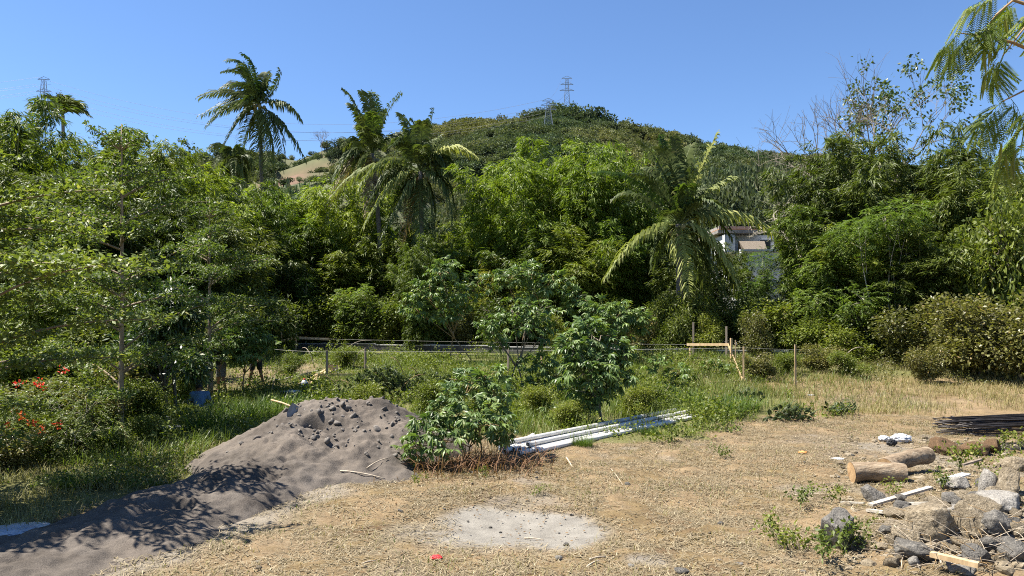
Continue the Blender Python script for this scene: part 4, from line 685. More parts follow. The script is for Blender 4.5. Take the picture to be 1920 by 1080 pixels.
def cassava(base, lobes, nleaf, label, seed, leaves=CL, stems=None, sc=1.0, r=.022, stemmat='redstem', name='cassava_plant', flat=.45, cat='plant', fill=0):
    rng = RNG(seed); t = thing(name, base, label, cat); C, O = lobes_points(rng, lobes, nleaf, .33)
    for c, o in zip(C, O):
        s = sc * rng.uniform(.75, 1.25); y = unit(o * [1, 1, flat] + rng.normal(0, .3, 3)); m = frame(c - y * .2 * s, y, UP + o * .35 + rng.normal(0, .18, 3), s); link('leaf', leaves[rng.integers(len(leaves))], t, mat=m)
    if fill:                                                 # the leaves past the first 300, joined
        C, O = lobes_points(rng, [(*l[:3], l[3] * .95, l[4] * .95, l[5] * .95) for l in lobes], fill, .5); mb = MB()
        for c, o in zip(C, O):
            q = CLB[rng.integers(len(CLB))]; s = sc * rng.uniform(.75, 1.2); y = unit(o * [1, 1, flat] + rng.normal(0, .35, 3)); m = np.array(frame(c - y * .2 * s, y, UP + o * .35 + rng.normal(0, .2, 3), s)); mb.add(np.concatenate(q.V) @ m[:3, :3].T + m[:3, 3], np.concatenate(q.Q), np.concatenate(q.T))
        tag(mb.build('leaf_mass', M['cassava'], t), kind='stuff')
    roots = stems or [(0, 0, -.08)]
    for q, b in enumerate(roots):
        mb = MB(); ls = [l for j, l in enumerate(lobes) if j % len(roots) == q]
        if not ls: continue
        b = np.array(b, float); f = b + (np.mean([l[:3] for l in ls], 0) - b) * .4; mb.tube(bez(b, (b + f) / 2 + rng.normal(0, .06, 3), f, 6), np.linspace(r, r * .75, 6), 6)
        for l in ls:
            c = np.array(l[:3]); mb.tube(bez(f, (f + c) / 2 + rng.normal(0, .08, 3), c, 6), np.linspace(r * .7, r * .35, 6), 5)
            for j in range(5): e = c + unit(rng.normal(0, 1, 3)) * np.array(l[3:6]) * .75; mb.tube([c + (f - c) * .1 * j, (c + e) / 2, e], [r * .4, r * .35, r * .25], 4, False)
        mb.build('stem', M[stemmat], t, True)
    return t
b = G(860, 872); d = b[1]
cassava(b, [lob(880, 715, d + .9, 55, 26, b), lob(930, 740, d + .8, 42, 40, b), lob(850, 765, d + .2, 55, 40, b), lob(800, 800, d - .1, 42, 38, b), lob(900, 790, d - .2, 55, 35, b), lob(940, 800, d + .3, 30, 35, b), lob(775, 838, d - .4, 28, 28, b), lob(830, 825, d - .5, 45, 28, b), lob(910, 700, d + 1.2, 45, 20, b)], 300, 'big leaning cassava bush between the sand pile and the pipes', 821, stems=[(-.2, 0, -.05), (.15, .1, -.05), (.4, 0, -.05)], sc=1.2, r=.018, fill=40)
b = G(1128, 795); d = b[1]
cassava(b, [lob(1110, 628, d, 46, 24, b), lob(1075, 658, d - .3, 38, 32, b), lob(1140, 658, d + .2, 44, 34, b), lob(1105, 690, d - .5, 55, 40, b), lob(1150, 700, d - .2, 40, 35, b), lob(1075, 710, d + .3, 35, 30, b), lob(1110, 740, d - .2, 45, 22, b), lob(1172, 668, d, 22, 26, b), lob(1095, 608, d + .4, 32, 18, b)], 300, 'dense dark cassava tree standing behind the pipes', 822, sc=1.5, r=.04, stemmat='bark', fill=160)
b = G(975, 738); d = b[1]
cassava(b, [lob(915, 615, d, 28, 26, b), lob(960, 585, d + .3, 42, 24, b), lob(1010, 580, d, 40, 24, b), lob(985, 610, d - .3, 45, 24, b), lob(1020, 625, d + .2, 25, 25, b), lob(935, 640, d - .2, 26, 20, b)], 170, 'open cassava with bare forked stems left of the dense one', 823, stems=[(-.35, 0, -.05), (.1, 0, -.05)], sc=1.45, r=.035, stemmat='bark', fill=30)
b = G(1045, 742); d = b[1]
cassava(b, [lob(1010, 680, d, 40, 22, b), lob(1045, 700, d - .2, 35, 24, b), lob(1000, 715, d, 25, 18, b), lob(1055, 730, d, 25, 15, b)], 90, 'pale young cassava at the foot of the dense tree', 824, sc=1.25, fill=60)
b = G(455, 735); b = np.array([(455 - CX) / FPX * 25.5, 25.5, float(gz(-9.2, 25.5))]); d = 25.5
cassava(b, [lob(430, 640, d, 32, 24, b), lob(470, 625, d, 36, 22, b), lob(495, 645, d + .2, 22, 22, b), lob(455, 660, d - .2, 40, 18, b)], 150, 'cassava plant hiding the upper bodies of two workers', 825, sc=1.6, r=.03, fill=60)
b = np.array([(870 - CX) / FPX * 33, 33, float(gz(-2, 33))]); d = 33
cassava(b, [lob(830, 505, d, 32, 28, b), lob(800, 545, d - .4, 40, 28, b), lob(860, 550, d, 38, 30, b), lob(780, 580, d, 32, 22, b), lob(895, 530, d + .4, 28, 28, b), lob(830, 585, d, 45, 20, b)], 220, 'tall thin cassava saplings in front of the thicket', 826, sc=1.9, fill=80, r=.03, stems=[(-.6, 0, -.05), (.4, 0, -.05)])
b = np.array([(990 - CX) / FPX * 33.5, 33.5, float(gz(.7, 33.5))]); d = 33.5
cassava(b, [lob(950, 520, d, 34, 22, b), lob(990, 510, d, 34, 22, b), lob(1040, 530, d, 38, 26, b), lob(1080, 560, d, 32, 24, b), lob(1000, 550, d + .4, 34, 20, b)], 180, 'tall cassava with hanging leaves behind the low middle crowns', 827, sc=1.9, fill=60, r=.03, stems=[(-.4, 0, -.05), (.6, 0, -.05)])
b = np.array([(1150 - CX) / FPX * 31.5, 31.5, float(gz(4.3, 31.5))]); d = 31.5
cassava(b, [lob(1125, 578, d, 36, 24, b), lob(1165, 582, d, 34, 24, b), lob(1200, 600, d, 32, 22, b), lob(1150, 600, d - .3, 38, 24, b), lob(1185, 620, d, 26, 20, b)], 190, 'tall cassava right behind the dense dark one', 828, sc=1.8, fill=70, r=.03)
for i, (px, py, lobs, n, lb) in enumerate([(1258, 735, [(1235, 680, 28, 16), (1275, 695, 30, 18), (1260, 715, 30, 14)], 60, 'low drooping cassava right of the dense tree'), (1345, 704, [(1335, 684, 26, 10), (1355, 690, 20, 10)], 28, 'small low cassava by the corner posts'), (1040, 785, [(1030, 768, 20, 12), (1050, 772, 18, 10)], 16, 'tiny pale cassava shoot left of the dense trunk')]):
    b = G(px, py); cassava(b, [lob(x, y, b[1], rx, rz, b) for x, y, rx, rz in lobs], n, lb, 830 + i, sc=1.5, r=.014)
def wilt(px, py, W, Hh, n, lb, seed, sticks=6):
    b = G(px, py); rng = RNG(seed); t = thing('wilted_branch_heap', b, lb, 'branches')
    for _ in range(n):
        x = rng.normal(0, .42) * W; y = rng.normal(0, .25); z = Hh * rng.uniform(.25, 1.0) * math.exp(-(x / W) ** 2 * 1.3) + .12; y_ = unit(np.array([rng.normal(0, 1), rng.normal(0, .7), -.9])); link('leaf', CW[rng.integers(4)], t, mat=frame((x, y, z + .1), y_, unit(np.array([rng.normal(0, .6), -.7, .6])), rng.uniform(1.0, 1.5)))
    for _ in range(sticks):
        a = rng.uniform(0, 6.28); x0 = rng.normal(0, .3) * W; e = np.array([x0 + math.cos(a) * W * .7, math.sin(a) * .4, rng.uniform(.05, Hh)]); mb = MB(); mb.tube(bez((x0, 0, .05), (x0 * .5 + e[0] * .5, e[1] * .5, Hh * .9), e, 7), np.linspace(.016, .007, 7), 5); mb.build('twig', M['greenstem' if rng.uniform() < .5 else 'redstem'], t, True)
    return t
wilt(800, 748, 1.3, .8, 150, 'heap of wilted stems between the sand crest and the leaning cassava', 845, 10)
wilt(715, 752, 1.6, 1.05, 290, 'heap of wilted drooping cassava tops beside the sand crest', 841, 9)
wilt(1490, 790, .6, .38, 70, 'wilted cut branches lying on dry ground, larger heap', 842, 7)
wilt(1575, 778, .6, .32, 45, 'wilted cut branches with curled grey-green leaves, right end', 843, 5)
wilt(1405, 752, .5, .3, 45, 'small wilted branch heap next to the tall grass', 844, 4)
# ------------------------------------------------------------------ near feathery branch hanging into the top corner
def bipinnate(seed, npin=5, pl=.14, mat='leucaena_near', droop=.6):
    rng = RNG(seed); mb = MB(); mb.tube([(0, 0, 0), (0, .07, .005), (0, .16, -.01)], [.0022, .002, .0012], 3, False); K = []
    for j in range(npin):
        t = .03 + .13 * j / (npin - 1); p0 = np.array([0, t, 0])
        for sg in (-1, 1):
            a = sg * (1.05 - .12 * j) + rng.normal(0, .1); dv = np.array([math.sin(a), math.cos(a), -droop + rng.normal(0, .15)]); dv = unit(dv); l = pl * rng.uniform(.85, 1.1); s = np.linspace(.1, 1, 15); pts = p0 + dv * l * s[:, None] - UP * (.35 * l * s * s)[:, None]
            mb.tube(np.vstack([p0, pts[::5], pts[-1:]]), .0012, 3, False); side = unit(np.cross(dv, UP)); 
            for q in (-1, 1): K.append(kites(pts, np.repeat((side * q * .8 + dv * .6 - UP * .12)[None], 15, 0), np.repeat((UP + rng.normal(0, .2, 3))[None], 15, 0), .030 * (1 - .3 * s), .0105, .1))
    K = np.concatenate(K); n = len(K); mb.add(K.reshape(-1, 3), np.arange(n * 4).reshape(n, 4)); return mb.mesh('leaf', M[mat])
BL = [bipinnate(850 + i, 5 + i % 2, droop=dr) for i, dr in enumerate((.5, .9, 1.3, 1.8))]
near = thing('feathery_branch_tree', (4.3, 4.4, float(gz(4.3, 4.4))), 'near feathery tree whose branch hangs into the top corner', 'tree'); nb0 = np.array([4.3, 4.4, float(gz(4.3, 4.4))]); rng = RNG(860)
mb = MB(); mb.tube(bez((0, 0, -.1), (.15, 0, 2.2), (-.1, -.2, 4.6), 10), np.linspace(.09, .04, 10), 8); mb.build('trunk', M['palebark'], near, True)
def npt(px, py, d=4.0): return P(px, py, d) - nb0
TW = [[(1990, 30), (1900, 0), (1868, 28), (1855, 45)], [(1990, 120), (1900, 80), (1850, 68), (1800, 62)], [(1995, 190), (1930, 165), (1880, 190)], [(2000, 260), (1925, 235), (1905, 250), (1895, 270)], [(1990, 330), (1930, 270), (1908, 275)], [(1990, 60), (1930, 40), (1880, 105)], [(1990, 20), (1940, -10), (1860, -20)]]
for q, w in enumerate(TW):
    pts = np.array([npt(x, y, 4.0 + .08 * math.sin(q * 2.3)) for x, y in w]); mb = MB(); mb.tube(np.vstack([[(-.05, -.15, 4.2)], pts]), np.linspace(.014, .003, len(pts) + 1), 5); mb.build('twig', M['redstem'], near, True)
LF = [(1855, 45, -.9, 1.6), (1860, 40, .2, 1.5), (1850, 60, -.3, 1.8), (1800, 62, -1.1, 1.2), (1806, 60, .5, .3), (1820, 64, -1.1, 1.4), (1880, 105, -.3, 1.6), (1870, 110, -.9, 1.4), (1880, 190, -.9, 1.2), (1895, 185, .2, 1.6), (1895, 270, -.6, 1.7), (1908, 250, -1.0, 1.3), (1915, 270, .1, 1.8), (1905, 5, -.6, .8), (1890, 0, .2, .5), (1920, 20, .6, 1.0), (1925, 200, .4, 1.6), (1872, -12, -.6, .4), (1870, 215, -1.2, 1.0)]
for i, (x, y, a, dn) in enumerate(LF):
    yv = unit(np.array([math.sin(a), rng.normal(-.2, .35), -dn * .6])); link('leaf', BL[i % 4], near, mat=frame(npt(x, y, 4.0 + rng.normal(0, .09)), yv, unit(np.array([rng.normal(0, .4), -.5, .8])), rng.uniform(.75, 1.0)))
for i, (x, y, l) in enumerate([(1858, 62, .16), (1862, 80, .15), (1845, 90, .17), (1850, 140, .14), (1885, 32, .1), (1880, 262, .16), (1886, 285, .15), (1902, 280, .17), (1895, 300, .14)]):
    K = kites(npt(x, y, 3.95)[None], np.array([[rng.normal(0, .15), 0, -1.0]]), np.array([[.2, -1, 0.1]]), l, .024, 0, .2); link('pod', np_mesh('pod', K.reshape(-1, 3), [[[0, 1, 2, 3]]], M['yellow']), near)
# ------------------------------------------------------------------ sand pile
def seg_d(x, y, a, b):
    ax, ay = a; bx, by = b; t = np.clip(((x - ax) * (bx - ax) + (y - ay) * (by - ay)) / ((bx - ax) ** 2 + (by - ay) ** 2), 0, 1); return np.hypot(x - ax - t * (bx - ax), y - ay - t * (by - ay)), t
def sand(x, y):
    p = np.stack([x, y], -1); wob = fbm(p * .8, 81, 3) * .22
    d1, _ = seg_d(x, y, (-4.15, 15.1), (-2.75, 15.35)); h1 = 1.10 * np.clip(1 - (d1 + wob * .6) / 2.15, 0, 1) ** 1.05
    d2 = np.hypot((x + 2.75) / 1.15, (y - 13.95) / 1.0) + wob * .5; h2 = .62 * np.clip(1 - d2 / 1.15, 0, 1) ** .9
    d3, t3 = seg_d(x, y, (-3.9, 13.6), (-5.5, 7.6)); w3 = 1.45 - .1 * t3; h3 = (.42 - .22 * t3) * np.clip(1 - ((d3 + wob) / w3) ** 2, -.3, 1)
    d4 = np.hypot(x + 4.3, y - 13.6) + wob; h4 = .72 * np.clip(1 - d4 / 1.7, 0, 1)
    d5, _ = seg_d(x, y, (-3.5, 13.3), (-2.4, 13.0)); h5 = .2 * np.clip(1 - ((d5 + wob) / 1.0) ** 2, -.3, 1)
    h = np.maximum.reduce([h1, h2, h3, h4, h5]); sm = np.log(np.exp(9 * h1) + np.exp(9 * h2) + np.exp(9 * h3) + np.exp(9 * h4) + np.exp(9 * h5) - 4) / 9; h = np.where(h > 0, sm, h)
    feet = sstep(.02, .15, h) * (1 - sstep(13.6, 14.6, y)); h = h + feet * (-.055 * sstep(.0, .7, vnoise(p * 3.4, 91)) + .035 * fbm(p * 5, 92, 4)) + sstep(.1, .4, h) * (.042 * fbm(p * 2.6, 93, 5, .6) + .03 * np.abs(fbm(p * 8, 94, 4, .65)))
    h = h - .42 * np.exp(-(((x + 3.78) / .24) ** 2 + ((y - 14.25) / .15) ** 2) ** 1.5) + .07 * np.exp(-(((x + 3.8) / .26) ** 2 + ((y - 14.5) / .1) ** 2))
    ang = np.arctan2(y - 15.2, x + 3.4); h = h + sstep(.15, .5, h) * .022 * vnoise(np.stack([ang * 9, np.hypot(x + 3.4, y - 15.2) * 1.3], -1), 97)
    return h - .035
sx = np.arange(-8.4, -.6, .035); sy = np.arange(5.8, 18.2, .035); SX, SY = np.meshgrid(sx, sy); SH = sand(SX, SY)
SZ = gz(SX, SY) + np.maximum(SH, -.12); ny, nx = SX.shape; idx = np.arange(ny * nx).reshape(ny, nx)
q = np.stack([idx[:-1, :-1], idx[:-1, 1:], idx[1:, 1:], idx[1:, :-1]], -1).reshape(-1, 4); keep = (SH.ravel()[q] > -.10).any(1); q = q[keep]; use, inv = np.unique(q, return_inverse=True)
def sand_material():
    m, nt, out = nodes('volcanic_sand'); L = nt.links; tc = N(nt, 'ShaderNodeTexCoord'); v = tc.outputs['Object']; n1 = noise(nt, 1.1, 9, .72, v); n2 = noise(nt, 60, 5, .75, v); n3 = noise(nt, 12, 5, .7, v)
    c = ramp(nt, n1.outputs[0], [(.35, (.062, .053, .045)), (.5, (.105, .091, .079)), (.66, (.160, .140, .122))]); g = ramp(nt, n2.outputs[0], [(.3, (.035, .030, .026)), (.65, (.165, .145, .127))]); c = mixc(nt, .42, c.outputs[0], g.outputs[0]); n4 = noise(nt, .45, 7, .7, v, .8); c = mixc(nt, .9, c, ramp(nt, n4.outputs[0], [(.38, (.60, .57, .54)), (.5, (.95, .93, .9)), (.62, (1.28, 1.22, 1.14))]).outputs[0], 'MULTIPLY')
    b = N(nt, 'ShaderNodeBsdfPrincipled'); L.new(c, b.inputs['Base Color']); b.inputs['Roughness'].default_value = .95; b.inputs['Specular IOR Level'].default_value = .15
    ad = N(nt, 'ShaderNodeMath', operation='ADD'); L.new(n2.outputs[0], ad.inputs[0]); L.new(n3.outputs[0], ad.inputs[1]); bp = N(nt, 'ShaderNodeBump'); bp.inputs['Strength'].default_value = .6; bp.inputs['Distance'].default_value = .025; L.new(ad.outputs[0], bp.inputs['Height']); L.new(bp.outputs[0], b.inputs['Normal'])
    L.new(b.outputs[0], out.inputs[0]); return m
M['sand'] = sand_material()
tag(link('sand_pile', np_mesh('sand_pile', np.stack([SX, SY, SZ], -1).reshape(-1, 3)[use], [inv.reshape(-1, 4)], M['sand'], True)), 'long heap of dark grey sand with a shaded tongue', 'sand pile')
def top_z(x, y): return float(gz(x, y)) + max(0.0, float(sand(np.array([x]), np.array([y]))[0]))
# ------------------------------------------------------------------ rocks, clods, pebbles
def rock_mesh(seed, mat, sub=4, cuts=16, lo=.42, hi=.86, rough=.06):
    rng = RNG(seed); bm = bmesh.new(); bmesh.ops.create_icosphere(bm, subdivisions=sub, radius=1.0); me = bpy.data.meshes.new('rock'); bm.to_mesh(me); bm.free()
    V = np.empty(len(me.vertices) * 3); me.vertices.foreach_get('co', V); V = V.reshape(-1, 3); V = V * (1 + .18 * vnoise(V * 1.3 + seed * 3.1, seed)[:, None])
    for _ in range(cuts): n = unit(rng.normal(0, 1, 3)); d = rng.uniform(lo, hi); V = V - np.maximum(0, V @ n - d)[:, None] * n * .93
    V = V + unit(V) * (fbm(V * 3.5 + seed, seed + 5, 4) * rough)[:, None]; me.vertices.foreach_set('co', V.ravel()); me.update(); me.materials.append(M[mat])
    for p in me.polygons: p.use_smooth = True
    return me
def rock(px, py, wpx, hpx, mat, label, seed, rz=0, tilt=0, sub=4, dep=1.0, name='rock', lift=0, group=None, cat='rock', cuts=11):
    p = G(px, py + hpx * .5); s = p[1] / FPX; me = rock_mesh(seed, mat, sub, cuts); w = wpx * s * .62; h = hpx * s * .62
    o = link(name, me, None, p + np.array([0, w * .4 * dep, h * .55 + lift]), (tilt, tilt * .6, rz), (w, w * dep * .9, h)); return tag(o, label, cat, group)
for i, (px, py, w, h, mat, lb, rz) in enumerate([
 (1578, 985, 75, 92, 'rockgrey', 'upright dark grey boulder nearest the dry grass', .3), (1772, 985, 95, 75, 'rockbuff', 'largest pale boulder in the middle of the rock heap', .5), (1715, 1000, 60, 55, 'rockbuff', 'buff boulder leaning on the largest pale one', 1.2), (1722, 1033, 85, 40, 'rockgrey', 'flat grey slab lying in front of the largest boulder', .2),
 (1755, 962, 78, 36, 'rockbuff', 'yellowish long boulder behind the largest one', .1), (1832, 975, 66, 60, 'rockbuff', 'flat buff stone tilted behind the largest boulder', .9), (1852, 950, 58, 55, 'rockbuff', 'rounded yellowish boulder under the pale slab', 1.9), (1888, 938, 80, 44, 'rockwhite', 'pale broken slab on top of the heap', .7), (1880, 990, 56, 52, 'rockgrey', 'smooth grey angular stone below the pale slab', 2.3), (1908, 865, 48, 44, 'rockbuff', 'rough buff stone at the picture edge above the heap', .4),
 (1898, 905, 56, 55, 'rockbuff', 'weathered buff boulder behind the pale slab', 1.5), (1858, 905, 40, 50, 'rockwhite', 'lumpy pale concrete lump beside the weathered boulder', 2.0), (1640, 925, 50, 34, 'rockgrey', 'half-buried mossy stone under the front log', .8), (1795, 905, 50, 26, 'rockwhite', 'white chalky stone behind the heap', .5), (1900, 1030, 60, 40, 'rockgrey', 'dark stone under dry stalks at the corner', 1.1), (1840, 1040, 50, 34, 'rockgrey', 'small grey stone in front of the heap', 2.2),
 (1815, 1065, 36, 26, 'rockwhite', 'small whitish stone at the bottom edge of the heap', .9), (1690, 965, 34, 22, 'rockbuff', 'small buff stone by the broken planks', 1.6), (1665, 992, 26, 20, 'rockgrey', 'little grey stone right of the upright boulder', .6), (1282, 1072, 30, 13, 'rockgrey', 'flat stone at the bottom edge in dry grass', .3), (1840, 905, 26, 20, 'rockgrey', 'dark little stone beside the black batten', 1.0)]):
    rock(px, py, w * 1.0, h * 1.0, mat, lb, 1000 + i * 7, rz, .15 * math.sin(i * 2.1), 4 if w > 40 else 3)
rng = RNG(1190)
for i in range(95):
    w = rng.uniform(14, 42); rock(rng.uniform(1670, 1925), rng.uniform(925, 1062), w, w * rng.uniform(.6, .95), ('rockgrey', 'rockbuff', 'rockbuff', 'rockwhite', 'rockbuff')[i % 5], 'broken stone half buried among the boulders of the heap', 1130 + i, i, .3 * math.sin(i), 3, group='small stones in the rubble heap')
PEB = [rock_mesh(1200 + i, m, 2, 7) for i, m in enumerate(('rockgrey', 'rockwhite', 'rockgrey', 'rockbuff'))]; M['clod'] = surf('sand_clod', (.085, .074, .064), (.20, .178, .156), 2.5, .95, .5, bscale=6); CLOD = [rock_mesh(1220 + i, 'clod', 2, 8, rough=.1) for i in range(3)]
rng = RNG(1250)
for i in range(90):
    px = rng.uniform(430, 1560) if i < 60 else rng.uniform(1300, 1760); py = rng.uniform(880, 1075) if i < 60 else rng.uniform(795, 900); p = G(px, py)
    if sand(p[:1], p[1:2])[0] > 0: continue
    s = rng.uniform(.012, .03) * (1.6 if i % 9 == 0 else 1); o = link('pebble', PEB[i % 4], None, p + [0, 0, s * .5], (0, 0, i), (s * 1.3, s, s * .8)); tag(o, 'little loose pebble lying on the dry grass', 'pebble', 'loose pebbles on the dry ground')
for px, py, s, m, lb in [(1047, 1051, .045, 1, 'white pebble on dry grass near the bottom edge'), (1177, 912, .05, 0, 'grey clod on dry grass below the pipes'), (1061, 1024, .035, 0, 'dark pebble at the edge of the pale patch'), (1183, 1064, .035, 1, 'white pebble right of the other white one'), (1350, 985, .04, 0, 'dark stone in the middle of the dry grass')]:
    tag(link('pebble', PEB[m], None, G(px, py) + [0, 0, s * .5], (0, 0, px), (s * 1.4, s, s)), lb, 'pebble')
for i in range(170):
    x = rng.normal(-3.3, .75); y = rng.uniform(13.3, 15.4); s = rng.uniform(.015, .04) * (1.9 if i % 8 == 0 else 1)
    tag(link('clod', CLOD[i % 3], None, (x, y, top_z(x, y) + s * .3), (i, 0, i), (s * 1.2, s, s * .9)), 'clod of sand lying on the upper slope of the heap', 'clod', 'clods on the sand pile')
def ray_sand(px, py):
    d = np.arange(6, 20, .02); x = (px - CX) / FPX * d; z = EYE - (py - HY) / FPX * d; k = np.argmax(z < gz(x, d) + np.maximum(0, sand(x, d))); return np.array([x[k], d[k], z[k]])
for i, (px, py, s) in enumerate([(708, 806, .10), (735, 797, .07), (735, 820, .06), (662, 782, .09), (720, 768, .07)]):
    p = ray_sand(px, py); tag(link('clod', CLOD[i % 3], None, p + [0, .02, 0], (i, 1, i), (s * 1.2, s, s * .9)), ['large clod right of the hollow on the sand pile', 'pale clod near the cassava leaves on the sand pile', 'small clod below the pale one on the sand pile', 'dark clod in the middle of the sand slope', 'clod at the crest of the sand pile'][i], 'clod')
# shovel stuck in the crest
p = ray_sand(556, 778) + [0, .1, .05]; sh = thing('shovel', p, 'shovel with wooden handle stuck in the sand crest', 'shovel'); mb = MB(); nr = 7; ww = [.11, .12, .12, .11, .09, .05]; zz = [.0, -.06, -.12, -.18, -.23, -.27]
V = [[(j / 6 - .5) * 2 * w, .035 * (1 - (j / 3 - 1) ** 2) + y, z] for w, z in zip(ww, zz) for j, y in [(j, 0) for j in range(7)]]; V = np.array(V); V2 = V + [0, .008, 0]; nv = len(V); Q = [[r * 7 + j, r * 7 + j + 1, r * 7 + j + 8, r * 7 + j + 7] for r in range(5) for j in range(6)]; mb.add(np.concatenate([V, V2]), Q + [[a + nv for a in f[::-1]] for f in Q]); bl = mb.build('blade', M['iron'], sh, True); bl.rotation_euler = (-.5, .5, .2); bl.location = (.02, 0, .12); bl.scale = (1.25,) * 3
mb = MB(); mb.tube([(-.02, 0, .06), (-.42, .35, .14), (-.75, .7, .16)], [.02, .018, .018], 7); mb.build('handle', M['wood'], sh, True)
# ------------------------------------------------------------------ pipes, rods, logs, planks, sticks
A, B = G(985, 853), G(1308, 783); ax = unit((B - A) * [1, 1, 0]); pn = np.array([-ax[1], ax[0], 0]); Lp = np.linalg.norm((B - A)[:2])
def pipe(a, b, r, label):
    a = np.asarray(a, float); b = np.asarray(b, float); k = 12; d = unit(b - a); s = unit(np.cross(d, UP)); u = np.cross(s, d); an = np.arange(k) * 2 * math.pi / k; ring = np.cos(an)[:, None] * s + np.sin(an)[:, None] * u
    V = np.concatenate([a + ring * r, b + ring * r, a + ring * r * .88, b + ring * r * .88]); i = np.arange(k); j = (i + 1) % k
    Q = np.concatenate([np.stack([i, j, k + j, k + i], -1), np.stack([2 * k + j, 2 * k + i, 3 * k + i, 3 * k + j], -1), np.stack([j, i, 2 * k + i, 2 * k + j], -1), np.stack([k + i, k + j, 3 * k + j, 3 * k + i], -1)])
    o = link('pipe', np_mesh('pipe', V - a, [Q], M['pvc']), None, a); return tag(o, label, 'pipe', 'white pipes in the bundle on the grass')
rng = RNG(1300); names = ['front white pipe, nearest the dry grass', 'white pipe second from the dry grass', 'white pipe third from the dry grass', 'white pipe fourth from the dry grass', 'white pipe fifth from the dry grass', 'white pipe sixth from the dry grass', 'white pipe seventh from the dry grass', 'white pipe eighth from the dry grass', 'rear white pipe, nearest the cassava tree', 'upper white pipe lying on the front ones', 'upper white pipe lying on the rear ones']
for i in range(11):
    o = (i * .101 if i < 9 else (i - 9) * .4 + .25) - .1; z = .065 if i < 9 else .155; l0 = rng.uniform(-.25, .3); l1 = rng.uniform(-.35, .15); sk = rng.normal(0, .035); a = A + ax * l0 + pn * o; b = A + ax * (Lp + l1) + pn * (o + sk + (i - 4) * .015)
    pipe((a[0], a[1], float(gz(a[0], a[1])) + z), (b[0], b[1], float(gz(b[0], b[1])) + z), .050, names[i])
a = G(946, 855); b = A + ax * 1.6 + pn * 1.05; pipe((a[0], a[1], a[2] + .08), (b[0], b[1], b[2] + .10), .05, 'skewed white pipe sticking out toward the cassava bush')
rng = RNG(1310)
for i in range(64):
    r = i % 16; lay = i // 16; y0 = 17.55 + r * .088 + rng.normal(0, .02); x0 = 10.0 + rng.uniform(0, 1.0) + .5 * (r / 16); z = .05 + lay * .065 + .10 * math.sin(r / 15 * math.pi); P0 = np.array([x0, y0, float(gz(x0, y0)) + max(.02, z - .05)]); P3 = np.array([17.5, y0 - .3 + rng.normal(0, .12) + (r - 8) * .025, float(gz(17.5, y0)) + z + .12])
    c1 = np.array([x0 + 1.2, y0 + rng.normal(0, .12), P0[2] + .05 + rng.uniform(0, .1)]); pts = bez(P0, c1, P3, 10); mb = MB()
    if i % 5 == 0:                                          # bent back at the near end
        a = np.linspace(0, math.pi, 7); hook = np.stack([P0[0] - .16 * np.sin(a), P0[1] - .12 + .12 * np.cos(a), P0[2] + .03 + .04 * np.sin(a)], -1)[::-1]; tail = hook[0] + np.array([[.7, -.1, -.02], [.35, -.04, 0]]); pts = np.vstack([tail, hook, pts[1:]])
    mb.tube(pts, .0135, 5); o = mb.build('steel_rod', M['rebar'], None, True); tag(o, 'dark bent-back steel rod in the bundle at the picture edge' if i % 5 == 0 else 'long dark steel rod in the bundle at the picture edge', 'rod', 'steel rods stacked on dry ground')
for i in range(10):
    y0 = 15.6 + i * .085; x0 = 9.6 + .25 * (i % 3); mb = MB(); mb.tube(bez(on(x0, y0, .03), on(13, y0 + .05, .06), on(17, y0 - .1 + .03 * i, .05), 7), .0135, 5); tag(mb.build('steel_rod', M['rebar'], None, True), 'dark steel rod lying apart in front of the main bundle', 'rod', 'steel rods stacked on dry ground')
def log(a, b, r, label, seed):
    a = np.asarray(a, float); b = np.asarray(b, float); t = thing('log', a, label, 'log'); n = 16; k = 22; Pp = (b - a) * np.linspace(0, 1, n)[:, None] + UP * .03 * np.sin(np.linspace(0, 3, n))[:, None]; mb = MB(); mb.tube(Pp, r * (1 + .05 * np.sin(np.linspace(0, 5, n) + seed)), k, False); V = mb.V[0]; V += unit(V - np.repeat(Pp, k, 0)) * (fbm(V * 5 + seed, seed, 3) * r * .10)[:, None]; mb.build('bark', M['logbark'], t, True)
    for e, sg in ((0, -1), (1, 1)):
        c = MB(); ring = V[:k] if e == 0 else V[-k:]; cc = Pp[0] if e == 0 else Pp[-1]; d = unit(b - a) * sg * .004; c.add(np.vstack([ring * .985 + cc * .015 + d, cc + d * 3]), None, [[k, (j + 1) % k, j] if e == 0 else [k, j, (j + 1) % k] for j in range(k)]); c.build('cut_end', M['cutwood'], t)
    return t
a = G(1600, 909); s = a[1] / FPX; log(a + [.02, .1, .18], a + [.82, .04, .15], .165, 'front peeled log lying beside the stones', 3); a2 = a + [.72, .42, .20]; log(a2, a2 + [1.05, .62, .08], .145, 'rear peeled log pointing away behind the front one', 8)
def stick(pts, r, label, mat='deadwood', name='stick', cat='stick', group=None, k=6, tip=.6):
    pts = np.array(pts, float); o0 = pts[0]; mb = MB(); q = bez(pts[0], pts[1], pts[2], 8) if len(pts) == 3 else pts; mb.tube(q - o0, np.linspace(r, r * tip, len(q)), k); return tag(mb.build(name, M[mat], None, True, loc=o0), label, cat, group)
def plank(pa, pb, w, h, label, mat='greyplank', name='plank', dz=.03, dz2=None, cat='plank', group=None):
    a = G(*pa) + [0, 0, dz]; b = G(*pb) + [0, 0, dz if dz2 is None else dz2]; mb = MB(); mb.bar(a - a, b - a, w, h); return tag(mb.build(name, M[mat], None, False, loc=a), label, cat, group)
